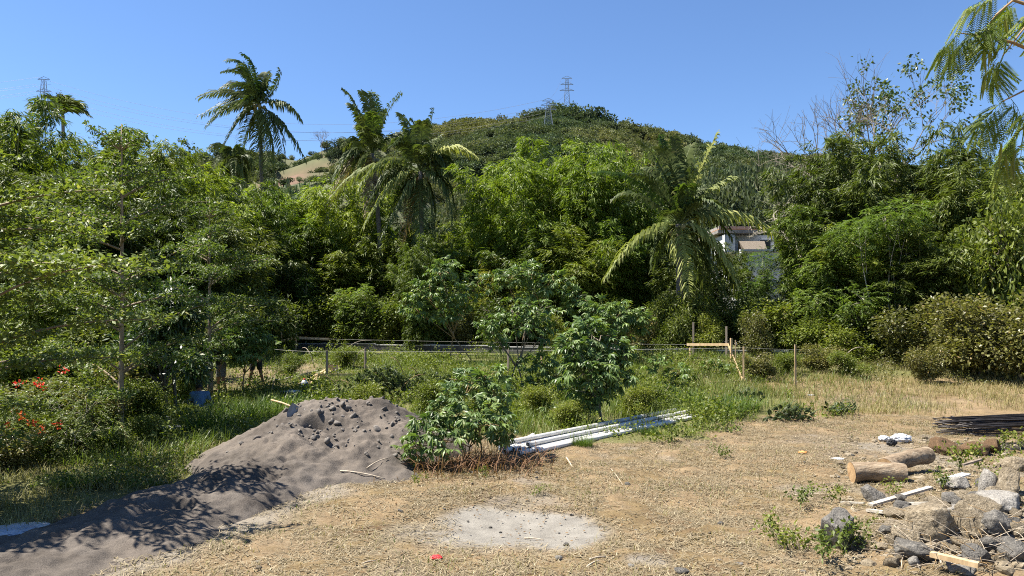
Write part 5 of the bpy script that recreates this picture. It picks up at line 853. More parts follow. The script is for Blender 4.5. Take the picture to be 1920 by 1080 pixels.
plank((1632, 955), (1745, 935), .085, .03, 'long weathered plank lying over the rubble', dz=.06, dz2=.16); plank((1688, 952), (1740, 952), .10, .04, 'short pale board end under the long plank', dz=.05); plank((1628, 962), (1688, 974), .07, .035, 'broken pale plank left of the rock heap', dz=.04, dz2=.06); plank((1577, 948), (1620, 950), .04, .02, 'thin batten above the upright boulder', dz=.05); plank((1805, 897), (1840, 893), .05, .025, 'black batten by the weathered boulder', 'oldwood', dz=.22, dz2=.28); plank((1745, 1075), (1835, 1090), .075, .05, 'pale timber piece at the bottom edge in dry stalks', 'wood', dz=.2, dz2=.16); plank((1770, 910), (1812, 900), .14, .02, 'white broken tile piece beside the rubble', 'plastic', dz=.08, dz2=.1)
p, q = ray_sand(638, 885), ray_sand(722, 900); stick([p + [0, 0, .02], (p + q) / 2 + [0, 0, .07], q + [0, 0, .02]], .014, 'pale curved stick on the lower sand slope'); p, q = ray_sand(688, 880), ray_sand(727, 862); stick([p + [0, 0, .02], (p + q) / 2 + [0, 0, .08], q + [0, 0, .03]], .013, 'second stick on the sand slope, above the curved one')
for i, (x0, y0, x1, y1, r, lb) in enumerate([(1145, 880, 1168, 912, .008, 'thin straw-coloured stick right of the pipes'), (983, 1012, 1020, 1016, .010, 'dark twig on the pale patch'), (1105, 1052, 1135, 1048, .014, 'dark stick at the bottom edge of dry grass'), (1100, 1066, 1122, 1055, .012, 'dark twig beside the dark stick'), (1062, 860, 1073, 878, .018, 'pale split stick at the near end of the pipes'), (420, 1015, 436, 1006, .012, 'twig on the pale edge of the sand'), (678, 1060, 705, 1055, .010, 'straw twig in the dry grass'), (1490, 930, 1560, 930, .010, 'dark rod-like twig left of the stones'), (1755, 1030, 1765, 1060, .02, 'stub of wood standing in the stalks')]):
    p, q = G(x0, y0), G(x1, y1); stick([p + [0, 0, .015], (p + q) / 2 + [0, 0, .04], q + [0, 0, .02]], r, lb)
rng = RNG(1330)
for i in range(120):                                         # dry stalks over the rubble
    px = rng.uniform(1690, 1930); py = rng.uniform(985, 1078); p = G(px, py); a = rng.uniform(0, 6.28); l = rng.uniform(.25, .7); e = p + [math.cos(a) * l, math.sin(a) * l * .6, rng.uniform(.05, .3)]; stick([p + [0, 0, .04], (p + e) / 2 + [rng.normal(0, .04), 0, rng.uniform(.02, .10)], e], .0048, 'dry stalk lying over the stones at the corner', 'deadwood' if i % 3 else 'redstem', 'stalk', 'stalk', 'dry stalks over the rubble', 4)
# rotten roots and rubbish
for px, py, w, h, mat, lb, sd in [(1775, 838, 62, 40, 'root', 'dark rotten stump piece behind the rear log', 1), (1840, 842, 58, 36, 'root', 'orange-brown decayed trunk piece by the rods', 2), (1868, 838, 40, 36, 'root', 'crumbling bark chunk at the end of the decayed trunk', 3), (1690, 862, 32, 20, 'root', 'small split stump with orange face behind the front log', 4)]:
    rock(px, py, w * .9, h * .75, mat, lb, 1400 + sd, sd, .2, 4, name='stump_piece', cat='stump', cuts=5)
def crumple(px, py, w, h, mat, label, seed, name='plastic_bag', dz=0, cat='plastic bag'):
    p = G(px, py); rng = RNG(seed); bm = bmesh.new(); bmesh.ops.create_icosphere(bm, subdivisions=4, radius=1); me = bpy.data.meshes.new(name); bm.to_mesh(me); bm.free(); V = np.empty(len(me.vertices) * 3); me.vertices.foreach_get('co', V); V = V.reshape(-1, 3)
    V = V * (1 + .30 * np.abs(vnoise(V * 2.1 + seed, seed))[:, None] - .22 * np.abs(vnoise(V * 4.7 + seed, seed + 1))[:, None]); V *= [w / 2, w * .38, h / 2]; V[:, 2] = np.maximum(V[:, 2] + h * .42, .004); me.vertices.foreach_set('co', V.ravel()); me.update(); me.materials.append(M[mat]); return tag(link(name, me, None, p + [0, 0, dz + .01]), label, cat)
crumple(1690, 830, .42, .2, 'plastic', 'crumpled white and pinkish plastic bag by the stump piece', 1); crumple(1658, 828, .26, .14, 'plastic', 'small white plastic bag left of the crumpled one', 2); crumple(1672, 837, .2, .16, 'blackplastic', 'black plastic scrap between the two white bags', 3); crumple(1570, 862, .22, .03, 'plastic', 'flat white plastic scrap on the gravelly ground', 4, 'plastic_scrap', cat='scrap'); crumple(818, 1051, .13, .05, 'redplastic', 'red plastic wrapper on the dry grass', 5, 'wrapper', cat='wrapper'); crumple(944, 848, .2, .26, 'blueplastic', 'white and blue plastic bag at the near end of the pipes', 6)
crumple(302, 790, .75, .14, 'plastic', 'white crumpled sack on the ground by the mango stems', 7, 'sack', cat='sack'); crumple(318, 805, .9, .08, 'plastic', 'flattened white sheet on the grass below the sack', 8, 'sheet', cat='sheet'); crumple(45, 792, .8, .3, 'plastic', 'white sack half hidden behind the flowering shrub', 9, 'sack', cat='sack'); crumple(548, 738, .7, .12, 'plastic', 'white plastic sheet lying beside the round bottle', 10, 'sheet', cat='sheet'); crumple(1520, 742, .25, .03, 'plastic', 'thin white scrap on the dry clearing', 11, 'plastic_scrap', cat='scrap'); crumple(1505, 851, .16, .05, 'orange', 'orange peel of wood by the front log', 12, 'bark_chip', cat='bark chip'); crumple(1640, 873, .2, .06, 'orange', 'orange bark chip behind the front log', 13, 'bark_chip', cat='bark chip')
crumple(18, 1004, .62, .10, 'blueplastic', 'blue-grey plastic sack under the feet at the picture edge', 14, 'sack', cat='sack'); crumple(52, 992, .5, .05, 'plastic', 'pale folded sheet at the edge of the sand tongue', 15, 'sheet', cat='sheet')
def bottle(px, py, h, label, cap='redplastic', r=.045, round_=False):
    p = G(px, py); t = thing('bottle', p, label, 'bottle'); prof = [(0, 0), (r, .01), (r, h * .6), (r * .9, h * .7), (r * .35, h * .85), (r * .3, h * .93)] if not round_ else [(0, 0), (r * .8, .02), (r, h * .35), (r * .95, h * .6), (r * .6, h * .8), (r * .3, h * .92)]
    mb = MB(); mb.tube([(0, 0, z) for _, z in prof], [max(q, .002) for q, _ in prof], 12); mb.build('body', M['plastic'], t, True); c = MB(); c.tube([(0, 0, h * .93), (0, 0, h)], r * .34, 10); c.build('cap', M[cap], t, True)
bottle(412, 752, .30, 'clear water bottle standing beside the seated worker', 'plastic'); bottle(571, 733, .42, 'round plastic bottle with red cap beside the timber', r=.15, round_=True)
# ------------------------------------------------------------------ setting-out posts and boards, low wall, strings
PD = {}
def dist_for(px, py_base): return G(px, py_base)
def post(px, top, base, label, mat='wood', w=.055, d=None, lean=0, group='setting-out posts'):
    b = G(px, base) if d is None else np.array([(px - CX) / FPX * d, d, float(gz((px - CX) / FPX * d, d))]); h = (base - top) / FPX * b[1] if d is None else EYE + (HY - top) / FPX * d - b[2]
    mb = MB(); mb.bar((0, 0, -.2), (lean * h, 0, h), w, w * .8); o = mb.build('post', M[mat], None, False, loc=b, rot=(0, 0, px * .1)); return tag(o, label, 'post', group), b, h
def wally(x): return 45 + (x + 14) * (34.4 - 45) / 28
for px, top, base, mat, w, lb, ln in [(527, 621, 664, 'wood', .09, 'outer post of the far corner boards', 0), (555, 606, 660, 'wood', .10, 'taller post of the far corner boards', 0), (613, 657, 722, 'oldwood', .075, 'dark post carrying the near board beside the timber', 0), (685, 652, 703, 'oldwood', .075, 'brown post at the other end of the near board', 0), (780, 594, 657, 'oldwood', .10, 'tall grey post by the low wall, first of the pair', 0), (838, 604, 657, 'oldwood', .09, 'second grey post by the low wall', 0), (876, 626, 658, 'deadwood', .05, 'thin leaning stake by the low wall', .15), (953, 646, 706, 'oldwood', .07, 'grey post behind the open cassava', 0), (1015, 648, 690, 'wood', .07, 'tan post left of the dense cassava tree', 0),
    (1300, 604, 671, 'oldwood', .09, 'tallest post of the right-hand corner boards', 0), (1362, 612, 674, 'oldwood', .09, 'second tall post of the right-hand corner boards', 0), (1371, 634, 684, 'wood', .085, 'tan post close to the second tall one', 0), (1379, 638, 694, 'wood', .06, 'slim tan post next to the sloping board', 0), (1394, 650, 718, 'wood', .06, 'tan post at the near end of the sloping board', 0), (1492, 646, 728, 'wood', .055, 'lone tan stake standing in the grass', -.03), (1294, 652, 676, 'wood', .08, 'short post at the corner board end', 0)]:
    post(px, top, base, lb, mat, w, lean=ln)
def board(pa, pb, da, db, w, h, label, mat='wood', name='board'):
    a = P(pa[0], pa[1], da); b = P(pb[0], pb[1], db); mb = MB(); mb.bar((0, 0, 0), b - a, w, h); return tag(mb.build(name, M[mat], None, False, loc=a), label, 'board', 'boards nailed to the posts')
gd = lambda px, py: G(px, py)[1]
board((524, 640), (558, 632), gd(527, 664) - .1, gd(555, 660) - .1, .04, .11, 'short board joining the two far corner posts'); board((552, 633), (616, 636), gd(555, 660) - .12, gd(555, 660) - .1, .04, .14, 'long board on the far corner posts', 'wood'); board((596, 703), (684, 702), gd(613, 722) - .1, gd(685, 703) - .1, .03, .09, 'brown board across the near pair of posts'); board((776, 638), (842, 639), gd(780, 657) - .1, gd(838, 657) - .1, .04, .13, 'grey-brown board on the pair by the low wall'); board((1288, 646), (1366, 646), gd(1300, 671) - .1, gd(1362, 674) - .1, .04, .12, 'board across the two tallest right-hand posts'); board((1365, 646), (1392, 712), gd(1362, 674) - .1, gd(1394, 718) - .05, .03, .11, 'board sloping down to the near post'); board((1020, 642), (1044, 642), 39.5, 39.4, .06, .12, 'stub of board seen left of the dense cassava', 'wood')
plank((1330, 718), (1398, 716), .08, .04, 'thin board lying in the grass by the near post', 'wood'); plank((1398, 700), (1425, 712), .09, .05, 'short offcut lying right of the corner posts', 'wood'); plank((1408, 712), (1414, 722), .12, .04, 'small wooden block in the grass near the corner posts', 'wood')
for i, (x0, y0, x1, y1, w, lb) in enumerate([(566, 735, 640, 690, .11, 'pale batten, front one of the stacked timber'), (572, 728, 640, 686, .11, 'pale batten, middle one of the stacked timber'), (560, 728, 628, 690, .10, 'pale batten, rear one of the stacked timber'), (512, 720, 600, 698, .07, 'thin bamboo pole lying behind the timber'), (548, 748, 575, 728, .14, 'dark board end in front of the timber'), (352, 742, 384, 738, .12, 'plank lying behind the seated worker'), (340, 706, 386, 700, .2, 'orange-edged plank behind the mango tree'), (1085, 795, 1100, 800, .06, 'bleached stick beside the dense cassava trunk'), (1188, 762, 1215, 750, .05, 'grey fallen branch in the grass behind the pipes')]):
    plank((x0, y0), (x1, y1), w, .05, lb, 'wood' if i < 3 or i == 6 else 'oldwood' if i == 4 else 'greyplank', dz=.08 + .05 * (i < 3))
a = G(622, 704); mb = MB(); mb.box((-.22, 0, .02), (.24, .02, .42)); tag(mb.build('plywood_panel', M['wood'], None, loc=a, rot=(-.12, 0, .1)), 'small pale plywood panel standing behind the dark post', 'panel')
# low wall, in poured lengths; each a part
wa, wb = np.array([-14.4, wally(-14.4)]), np.array([15.2, wally(15.2)]); wt = thing('low_wall', (wa[0], wa[1], 0), 'long low concrete wall in front of the thicket', 'wall'); rng = RNG(1500); nseg = 9; pos = np.linspace(0, 1, nseg + 1)
for i in range(nseg):
    p0 = wa + (wb - wa) * pos[i]; p1 = wa + (wb - wa) * (pos[i + 1] - .0006); z0 = float(gz(*((p0 + p1) / 2))); h = .36 + rng.normal(0, .012); nrm = np.array([-(p1 - p0)[1], (p1 - p0)[0]]); nrm /= np.linalg.norm(nrm); Vt = []
    for zz, o in ((-.4, 0), (h, 0), (h + .0, .17), (-.4, .17)):
        for pp in (p0, p1): Vt.append([pp[0] + nrm[0] * o - wa[0], pp[1] + nrm[1] * o - wa[1], z0 + zz])
    mb = MB(); mb.add(Vt, [[0, 1, 3, 2], [2, 3, 5, 4], [4, 5, 7, 6], [0, 2, 4, 6], [1, 7, 5, 3]]); mb.build('wall_length', M['concrete'], wt); cp = MB(); cp.bar((p0[0] - wa[0] + nrm[0] * .085, p0[1] - wa[1] + nrm[1] * .085, z0 + h + .016), (p1[0] - wa[0] + nrm[0] * .085, p1[1] - wa[1] + nrm[1] * .085, z0 + h + .024), .20, .045); cp.build('lit_top', M['lit_top'], wt)  # pale strip added to paint the sunlit top of the wall
for i, s in enumerate((.12, .33, .52, .62)):
    p0 = wa + (wb - wa) * s; mb = MB(); mb.box((-.4, .0, 0), (.4, .15, .06)); tag(mb.build('cement_slab', M['rockwhite'], None, loc=(p0[0], p0[1] + .03, float(gz(*p0)) + .42), rot=(0, 0, -.36 + .05 * i)), ['white slab lying on the wall near its far end', 'white slab on the wall left of the grey posts', 'white slab on the wall behind the open cassava', 'white slab on the wall right of the dense cassava'][i], 'slab')
mb = MB(); f0, f1 = np.array([-15.5, 40.6]), np.array([15, 33.2])
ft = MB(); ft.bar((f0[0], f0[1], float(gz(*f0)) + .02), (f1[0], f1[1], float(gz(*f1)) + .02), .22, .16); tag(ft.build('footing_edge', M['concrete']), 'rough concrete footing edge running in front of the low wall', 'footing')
def string(a, b, sag, label, r=.0035):
    a = np.asarray(a, float); b = np.asarray(b, float); t = np.linspace(0, 1, 12)[:, None]; pts = a + (b - a) * t - UP * sag * (4 * t * (1 - t)); mb = MB(); mb.tube(pts - a, r, 4, False); return tag(mb.build('string_line', M['string'], None, loc=a), label, 'string')
string(P(555, 634, gd(555, 660)), P(1300, 646, gd(1300, 671)), .05, 'taut string between the far corner boards and the tallest right-hand post'); string(P(500, 654, 30), P(613, 660, gd(613, 722)), .02, 'string from the workers to the dark post'); string(P(613, 660, gd(613, 722)), P(1394, 652, gd(1394, 718)), .03, 'string crossing the grass plot between the near posts'); string(P(1394, 652, gd(1394, 718)), P(1536, 656, 31), .02, 'string running right past the lone stake')
# leaning stakes and cut stems around the work area
rng = RNG(1520)
for i, (px, py, l, ln, lb) in enumerate([(507, 742, .9, .5, 'tool-like thin stick leaning near the worker in red'), (537, 668, .8, -.7, 'bleached stick leaning against the outer corner post'), (628, 680, 1.5, 1.3, 'long arched dry branch over the footing'), (590, 690, 1.3, -.6, 'dry arched vine stem beside the dark post'), (545, 676, .6, .2, 'short stump-like stick by the footing'), (660, 690, 1.2, .7, 'dry curved stem in front of the wall'), (760, 712, 1.3, -.6, 'dark bare cut stem above the wilted heap'), (790, 722, 1.0, -.5, 'second dark cut stem beside the first'), (1245, 742, .5, .8, 'short dry stem by the low drooping cassava'), (245, 845, .9, -.6, 'brown prop stick leaning on the slim layered trunk'), (1570, 692, 1.4, 1.0, 'fallen pale branch at the foot of the feathery trees'), (1410, 690, 1.0, .9, 'thin dry pole leaning by the lone stake')]):
    b = G(px, py); a_ = rng.normal(0, .3); stick([b, b + [ln * l * .35, a_ * .2, l * .75], b + [ln * l * .8, a_, l * .62]], .018, lb, 'deadwood' if i not in (6, 7, 9) else 'redstem')
# ------------------------------------------------------------------ white villa beyond the thicket
vd = 52.0; vx = lambda px: (px - CX) / FPX * vd; vz = lambda py: EYE + (HY - py) / FPX * vd
vl = thing('villa', (vx(1410), vd, .9), 'white flat-roofed villa glimpsed between palm and bamboo', 'house'); o0 = np.array([vx(1410), vd, .9])
def vb(name, x0, x1, y0, y1, z0, z1, mat, parent=vl): mb = MB(); mb.box(np.array([x0, y0, z0]) - o0, np.array([x1, y1, z1]) - o0); return mb.build(name, M[mat], parent)
vb('lower_wall', vx(1402), vx(1560), vd, vd + 9, .5, vz(528), 'greywall'); vb('terrace_wall', vx(1396), vx(1500), vd + .6, vd + 9, vz(528), vz(470), 'whitewall'); vb('parapet', vx(1392), vx(1505), vd + .45, vd + .75, vz(470), vz(466), 'whitewall'); vb('upper_wall', vx(1392), vx(1480), vd + 3.0, vd + 9, vz(470), vz(432), 'whitewall'); vb('side_block', vx(1368), vx(1388), vd + 1.2, vd + 4, vz(470), vz(436), 'whitewall')
vb('roof_edge', vx(1360), vx(1446), vd + 1.8, vd + 9, vz(431), vz(425), 'rooftile'); vb('fascia', vx(1366), vx(1440), vd + 2.4, vd + 8.5, vz(425) + .003, vz(421), 'fascia'); vb('roof', vx(1370), vx(1436), vd + 3.0, vd + 8, vz(421) + .003, vz(414), 'rooftile')
w = vb('window', vx(1450), vx(1474), vd + 2.94, vd + 3.05, vz(466), vz(440), 'whitewall'); g = MB(); g.box(np.array([vx(1452), vd + 2.9, vz(464)]) - o0, np.array([vx(1472), vd + 2.935, vz(442)]) - o0); g.build('pane', M['glass'], w); vb('doorway', vx(1397), vx(1400), vd + .5, vd + .62, vz(516), vz(500), 'greywall')
th = thing('thatch_roof', (vx(1424), vd + 1.7, vz(470)), 'small thatched roof on the villa terrace', 'roof'); mb = MB(); xw = vx(1424 + 24) - vx(1424); hh = vz(447) - vz(470); mb.add([(-xw * .75, -.8, 0), (xw, -.8, 0), (xw, 1.0, 0), (-xw * .75, 1.0, 0), (-xw, 0.05, hh), (xw * 1.05, 0.05, hh), (xw * 1.05, .3, hh), (-xw, .3, hh)], [[0, 1, 5, 4], [1, 2, 6, 5], [2, 3, 7, 6], [3, 0, 4, 7], [4, 5, 6, 7], [3, 2, 1, 0]]); mb.build('thatch', M['thatch'], th)
gw = MB(); gw.box((0, 0, 0), (7.5, .25, 3.6)); tag(gw.build('boundary_wall', M['greywall'], None, loc=(vx(1440) - .8, 46.5, .6)), 'grey boundary wall showing behind the shrubs right of the villa', 'wall')
sd = MB(); p = P(672, 600, 62); sd.box((-1.6, 0, 0), (1.6, 3, 7.0)); tag(sd.build('outbuilding', M['whitewall'], None, loc=(p[0], 62, .9)), 'pale building patch glimpsed through the bamboo below the palms', 'building')
# ------------------------------------------------------------------ pylons and power lines
def pylon(px, d, top, base, H, label, w=3.6):
    x = (px - CX) / FPX * d; zt = EYE + (HY - top) / FPX * d; zb = zt - H; t = thing('pylon', (x, d, zb), label, 'pylon'); hw = lambda z: w / 2 * (1 - z / H) ** 1.25 + .55
    for sx in (-1, 1):
        for sy in (-1, 1):
            mb = MB(); zs = np.linspace(0, H * .97, 9)
            for a, b in zip(zs[:-1], zs[1:]): mb.bar((sx * hw(a), sy * hw(a), a), (sx * hw(b), sy * hw(b), b), .15)
            mb.build('leg', M['steel'], t)
    zs = H * (1 - np.linspace(1, .04, 11) ** 1.2)
    for a, b in zip(zs[:-1], zs[1:]):
        for s in (-1, 1):
            mb = MB(); mb.bar((-hw(a), s * hw(a), a), (hw(b), s * hw(b), b), .07); mb.bar((hw(a), s * hw(a), a), (-hw(b), s * hw(b), b), .07); mb.build('brace', M['steel'], t)
    for f, l in ((.98, 2.4), (.86, 3.0), (.74, 3.4)):
        mb = MB(); z = H * f
        for s in (-1, 1): mb.bar((0, 0, z), (s * l, 0, z), .2); mb.bar((0, 0, z + 1.1), (s * l, 0, z + .05), .14)
        mb.build('cross_arm', M['steel'], t)
    return np.array([x, d, zt])
t1 = pylon(82, 300, 145, 0, 40, 'distant steel pylon above the bamboo at the far side', 6); t2 = pylon(1063, 352, 145, 0, 24, 'steel pylon on top of the wooded hill'); x3 = (1028 - CX) / FPX * 300; t3 = pylon(1028, 300, 188, 0, max(14, EYE + 300 * 412 / 1400 - float(hz(x3, 300))), 'steel pylon lower on the hillside in front of the trees')
for q, (z, s) in enumerate([(0, -2.4), (-5, 3), (-5, -3), (-10, 3.4), (-10, -3.4)]):
    for (a, b, nm, sg) in ((t1, t3, 'power line sagging between the distant pylon and the hillside pylon', 14), (t1 + [-160, -30, -4], t1, 'power line leaving the picture from the distant pylon', 8)):
        a_ = a + [s, 0, z * .8]; b_ = b + [s, 0, z * .55]; t = np.linspace(0, 1, 24)[:, None]; pts = a_ + (b_ - a_) * t - UP * sg * (4 * t * (1 - t)); mb = MB(); mb.tube(pts - a_, .035, 4, False); tag(mb.build('power_line', M['wire'], None, loc=a_), nm, 'power line', 'power lines')
for s in (-2.4, 2.4):
    t = np.linspace(0, 1, 10)[:, None]; a_ = t3 + [s, 0, -.4]; b_ = t2 + [s, 0, -.4]; mb = MB(); mb.tube(a_ + (b_ - a_) * t - UP * 3 * (4 * t * (1 - t)) - a_, .035, 4, False); tag(mb.build('power_line', M['wire'], None, loc=a_), 'power line between the two pylons on the hill', 'power line', 'power lines')
# ------------------------------------------------------------------ low weeds near the rubble
wp = []
for s in range(3):
    rng = RNG(1600 + s); t = tree_proto('weed', [(rng.normal(0, .07), rng.normal(0, .07), rng.uniform(.05, .22), .09, .09, .07) for _ in range(6)], 34, 4, .042, .024, 'broad', 'greenstem', 1610 + s, .1, .9, .006, .5, cat='weed', jit=.02, limbs=False); t['H'] = .3; wp.append(t)
for i, (px, py, s, lb) in enumerate([(1450, 1015, 1.3, 'drooping green weed left of the upright boulder'), (1475, 1030, 1.4, 'bigger weed with hanging leaves before the boulder'), (1560, 945, 1.2, 'bright weed behind the upright boulder'), (1585, 1040, 1.5, 'leafy weed in front of the upright boulder'), (1620, 1020, 1.1, 'weed right of the upright boulder'), (1800, 885, 1.8, 'bright weed behind the rubble heap'), (1835, 880, 1.8, 'bright weed beside the decayed trunk'), (1885, 880, 1.6, 'weed between buff stones at the picture edge'), (1912, 845, 1.6, 'broad weed with pale leaves near the rods'), (1880, 850, 1.8, 'weed at the end of the decayed trunk'), (1680, 930, 1.0, 'small weed under the front log'), (1770, 920, 1.2, 'small weed left of the white chalky stone'), (1865, 925, 1.2, 'weed growing over the weathered boulder'), (1352, 860, 1.2, 'lone green weed in the dry grass'), (1540, 1060, 1.6, 'weed at the bottom edge below the boulder'), (905, 895, .8, 'tiny green weed under the cassava bush'), (1010, 930, .7, 'tiny weed behind the pale patch'), (785, 912, .8, 'greyish weed at the sand foot'), (1260, 830, 1.6, 'low green weed on the near side of the pipes'), (1310, 800, 1.8, 'green weed at the far pipe ends'), (1500, 955, 1.3, 'weed with yellow leaves above the boulder')]):
    pr = wp[i % 3]; p = G(px, py)
    if not pr.get('used'): pr['used'] = 1; pr.location = p; pr.scale = (s,) * 3; pr['label'] = lb
    else: copy_thing(pr, p, i, (s,) * 3, lb)

# ------------------------------------------------------------------ fine rubble between the stones
rng = RNG(1650); mb = MB()
for i in range(900):
    px = rng.uniform(1560, 1935); py = rng.uniform(905, 1078) if i < 400 else rng.uniform(820, 905); p = G(px, py); q = PEB[i % 4]; V = np.empty(len(q.vertices) * 3); q.vertices.foreach_get('co', V); V = V.reshape(-1, 3); F = np.empty(len(q.loops), np.int32); q.loops.foreach_get('vertex_index', F); s = rng.uniform(.012, .05) * (1 + .8 * (i % 9 == 0)); a = rng.uniform(0, 6.28); R = np.array([[math.cos(a), -math.sin(a), 0], [math.sin(a), math.cos(a), 0], [0, 0, 1]]); mb.add((V * [s * 1.3, s, s * .75]) @ R.T + p + [0, 0, s * .3], None, F.reshape(-1, 3))
tag(mb.build('rubble', M['rockbuff']), 'small stones and rubble scattered between the boulders', 'rubble', kind='stuff')
# ------------------------------------------------------------------ people: one continuous body each, clothing and hair as children
def capsule_pts(a, b, ra, rb, k=12, m=5):
    a = np.asarray(a, float); b = np.asarray(b, float); d = b - a; L = np.linalg.norm(d); d = d / max(L, 1e-6); P_ = []; R_ = []
    for q in np.linspace(-math.pi / 2, 0, m): P_.append(a + d * ra * math.sin(q)); R_.append(max(ra * math.cos(q), .001))
    for q in np.linspace(0, math.pi / 2, m): P_.append(b + d * rb * math.sin(q)); R_.append(max(rb * math.cos(q), .001))
    return np.array(P_), np.array(R_)
def person(loc, rz, J, label, clothes, sandals=True, hairlen=.0, cap=None):
    """J: joint positions in metres; clothes: list of (part name, material, {bone: reach}, offset)"""
    B = []
    def bone(n, a, b, ra, rb): B.append((n, np.array(J[a] if isinstance(a, str) else a, float), np.array(J[b] if isinstance(b, str) else b, float), ra, rb))
    bone('pelvis', 'hl', 'hr', .105, .105); bone('belly', 'pelvis', 'waist', .125, .118); bone('chest', 'waist', 'chest', .118, .135); bone('shoulder', 'sl', 'sr', .07, .07); sl, sr = np.array(J['sl'], float), np.array(J['sr'], float); ch = np.array(J['chest'], float)
    bone('chest', (sl * .55 + sr * .45) * .6 + ch * .4, (sl * .45 + sr * .55) * .6 + ch * .4, .115, .115); bone('chest', sl * .45 + ch * .55, sr * .45 + ch * .55, .105, .105); bone('neck', 'chest', 'head', .06, .052)
    hd = np.array(J['head'], float); up = unit(hd - np.array(J['neck'], float)); fw = unit(np.array(J['face'], float)); fw = unit(fw - up * (fw @ up)); sd = np.cross(fw, up)
    bone('head', hd + up * .02 + fw * .03, hd + up * .12 - fw * .005, .068, .088); bone('head', hd + up * .10 - fw * .03, hd + up * .12 + fw * .02, .085, .082); bone('head', hd + up * .08 + fw * .095, hd + up * .055 + fw * .112, .010, .015)
    for s in (-1, 1): bone('head', hd + up * .085 + sd * s * .082, hd + up * .06 + sd * s * .080, .016, .012)
    for s in 'lr':
        bone('uarm', 's' + s, 'e' + s, .052, .042); bone('farm', 'e' + s, 'w' + s, .041, .028); bone('thigh', 'h' + s, 'k' + s, .092, .062); bone('shin', 'k' + s, 'a' + s, .058, .038)
        e, w = np.array(J['e' + s], float), np.array(J['w' + s], float); fd = unit(w - e); ps = unit(np.cross(fd, [0.2, 1, .1])); pn_ = np.cross(fd, ps); pc = w + fd * .085
        bone('hand', w + fd * .02, pc - ps * .018, .027, .024); bone('hand', w + fd * .02, pc + ps * .018, .027, .024)
        for q, (o, l) in enumerate(((-.034, .062), (-.012, .078), (.012, .073), (.032, .058))):
            b0 = pc + ps * o; b1 = b0 + unit(fd + pn_ * .25) * l * .5; b2 = b1 + unit(fd + pn_ * .8) * l * .5; bone('hand', b0, b1, .0095, .009); bone('hand', b1, b2, .009, .0075)
        t0 = w + fd * .035 - ps * .03; t1 = t0 + unit(fd * .6 - ps * .8 + pn_ * .3) * .04; bone('hand', t0, t1, .012, .0105); bone('hand', t1, t1 + unit(fd - ps * .2 + pn_ * .3) * .032, .0105, .009)
        a = np.array(J['a' + s], float); f = np.array(J['f' + s], float); bone('foot', a - [0, 0, .03], f, .036, .027); bone('foot', a - [0, 0, .035] - unit(f - a) * .05, a - [0, 0, .03], .032, .036)
    mb = MB()
    for n, a, b, ra, rb in B: p, r = capsule_pts(a, b, ra, rb); mb.tube(p, r, 12)
    o = mb.build('body_source', M['skin']); md = o.modifiers.new('r', 'REMESH'); md.mode = 'VOXEL'; md.voxel_size = .0085; md.use_smooth_shade = True; sm = o.modifiers.new('s', 'SMOOTH'); sm.iterations = 3; sm.factor = .5
    dg = bpy.context.evaluated_depsgraph_get(); ev = o.evaluated_get(dg); me = bpy.data.meshes.new_from_object(ev); me.name = 'person'; src = o.data; bpy.data.objects.remove(o); bpy.data.meshes.remove(src)
    if not me.materials: me.materials.append(M['skin'])
    t = tag(link('person', me, None, loc, (0, 0, rz)), label, 'person')
    nv = len(me.vertices); V = np.empty(nv * 3); me.vertices.foreach_get('co', V); V = V.reshape(-1, 3); Nn = np.empty(nv * 3); me.vertices.foreach_get('normal', Nn); Nn = Nn.reshape(-1, 3); best = np.full(nv, 1e9); nm = np.zeros(nv, object); tt = np.zeros(nv)
    for n, a, b, ra, rb in B:
        d = b - a; L2 = max(d @ d, 1e-9); u = np.clip((V - a) @ d / L2, 0, 1); dist = np.linalg.norm(V - a - u[:, None] * d, axis=1) - (ra + (rb - ra) * u); k = dist < best; best[k] = dist[k]; nm[k] = n; tt[k] = u[k]
    F = np.empty(len(me.loops), np.int32); me.loops.foreach_get('vertex_index', F); F = F.reshape(-1, 4) if len(F) == 4 * len(me.polygons) else None
    def shell(name, mat, sel, off, wr=.008):
        f = F[sel[F].all(1)]; use, inv = np.unique(f, return_inverse=True); W = V[use] + Nn[use] * (off + wr * fbm(V[use] * 9, 5, 2))[:, None]; inv = inv.reshape(-1, 4); link(name, np_mesh(name, W, [inv], M[mat], True), t)
    if F is not None:
        for name, mat, reach, off in clothes:
            sel = np.zeros(nv, bool)
            for bn, mx in reach.items(): sel |= (nm == bn) & (tt <= mx)
            shell(name, mat, sel, off)
        rel = V - (hd + up * .09); hsel = (nm == 'head') & (((rel @ up) > .045) | ((rel @ fw) < -.005) & ((rel @ up) > -.05 - hairlen)); hsel &= ~(((rel @ fw) > .06) & ((rel @ up) < .06)); shell('hair' if not cap else 'cap', 'hair' if not cap else cap, hsel, .012, .006)
        if sandals: shell('sandal', 'shoe', (nm == 'foot') & (V[:, 2] < min(V[nm == 'foot'][:, 2]) + .03), .006, 0)
    for s in (-1, 1):
        bm = bmesh.new(); bmesh.ops.create_icosphere(bm, subdivisions=2, radius=.011); em = bpy.data.meshes.new('eye'); bm.to_mesh(em); bm.free(); em.materials.append(M['eye']); link('eye', em, t, hd + up * .085 + fw * .086 + sd * s * .032)
    mm = MB(); mm.bar(hd + up * .022 + fw * .094 - sd * .022, hd + up * .022 + fw * .094 + sd * .022, .008, .008); mm.build('mouth', M['red'], t)
    return t
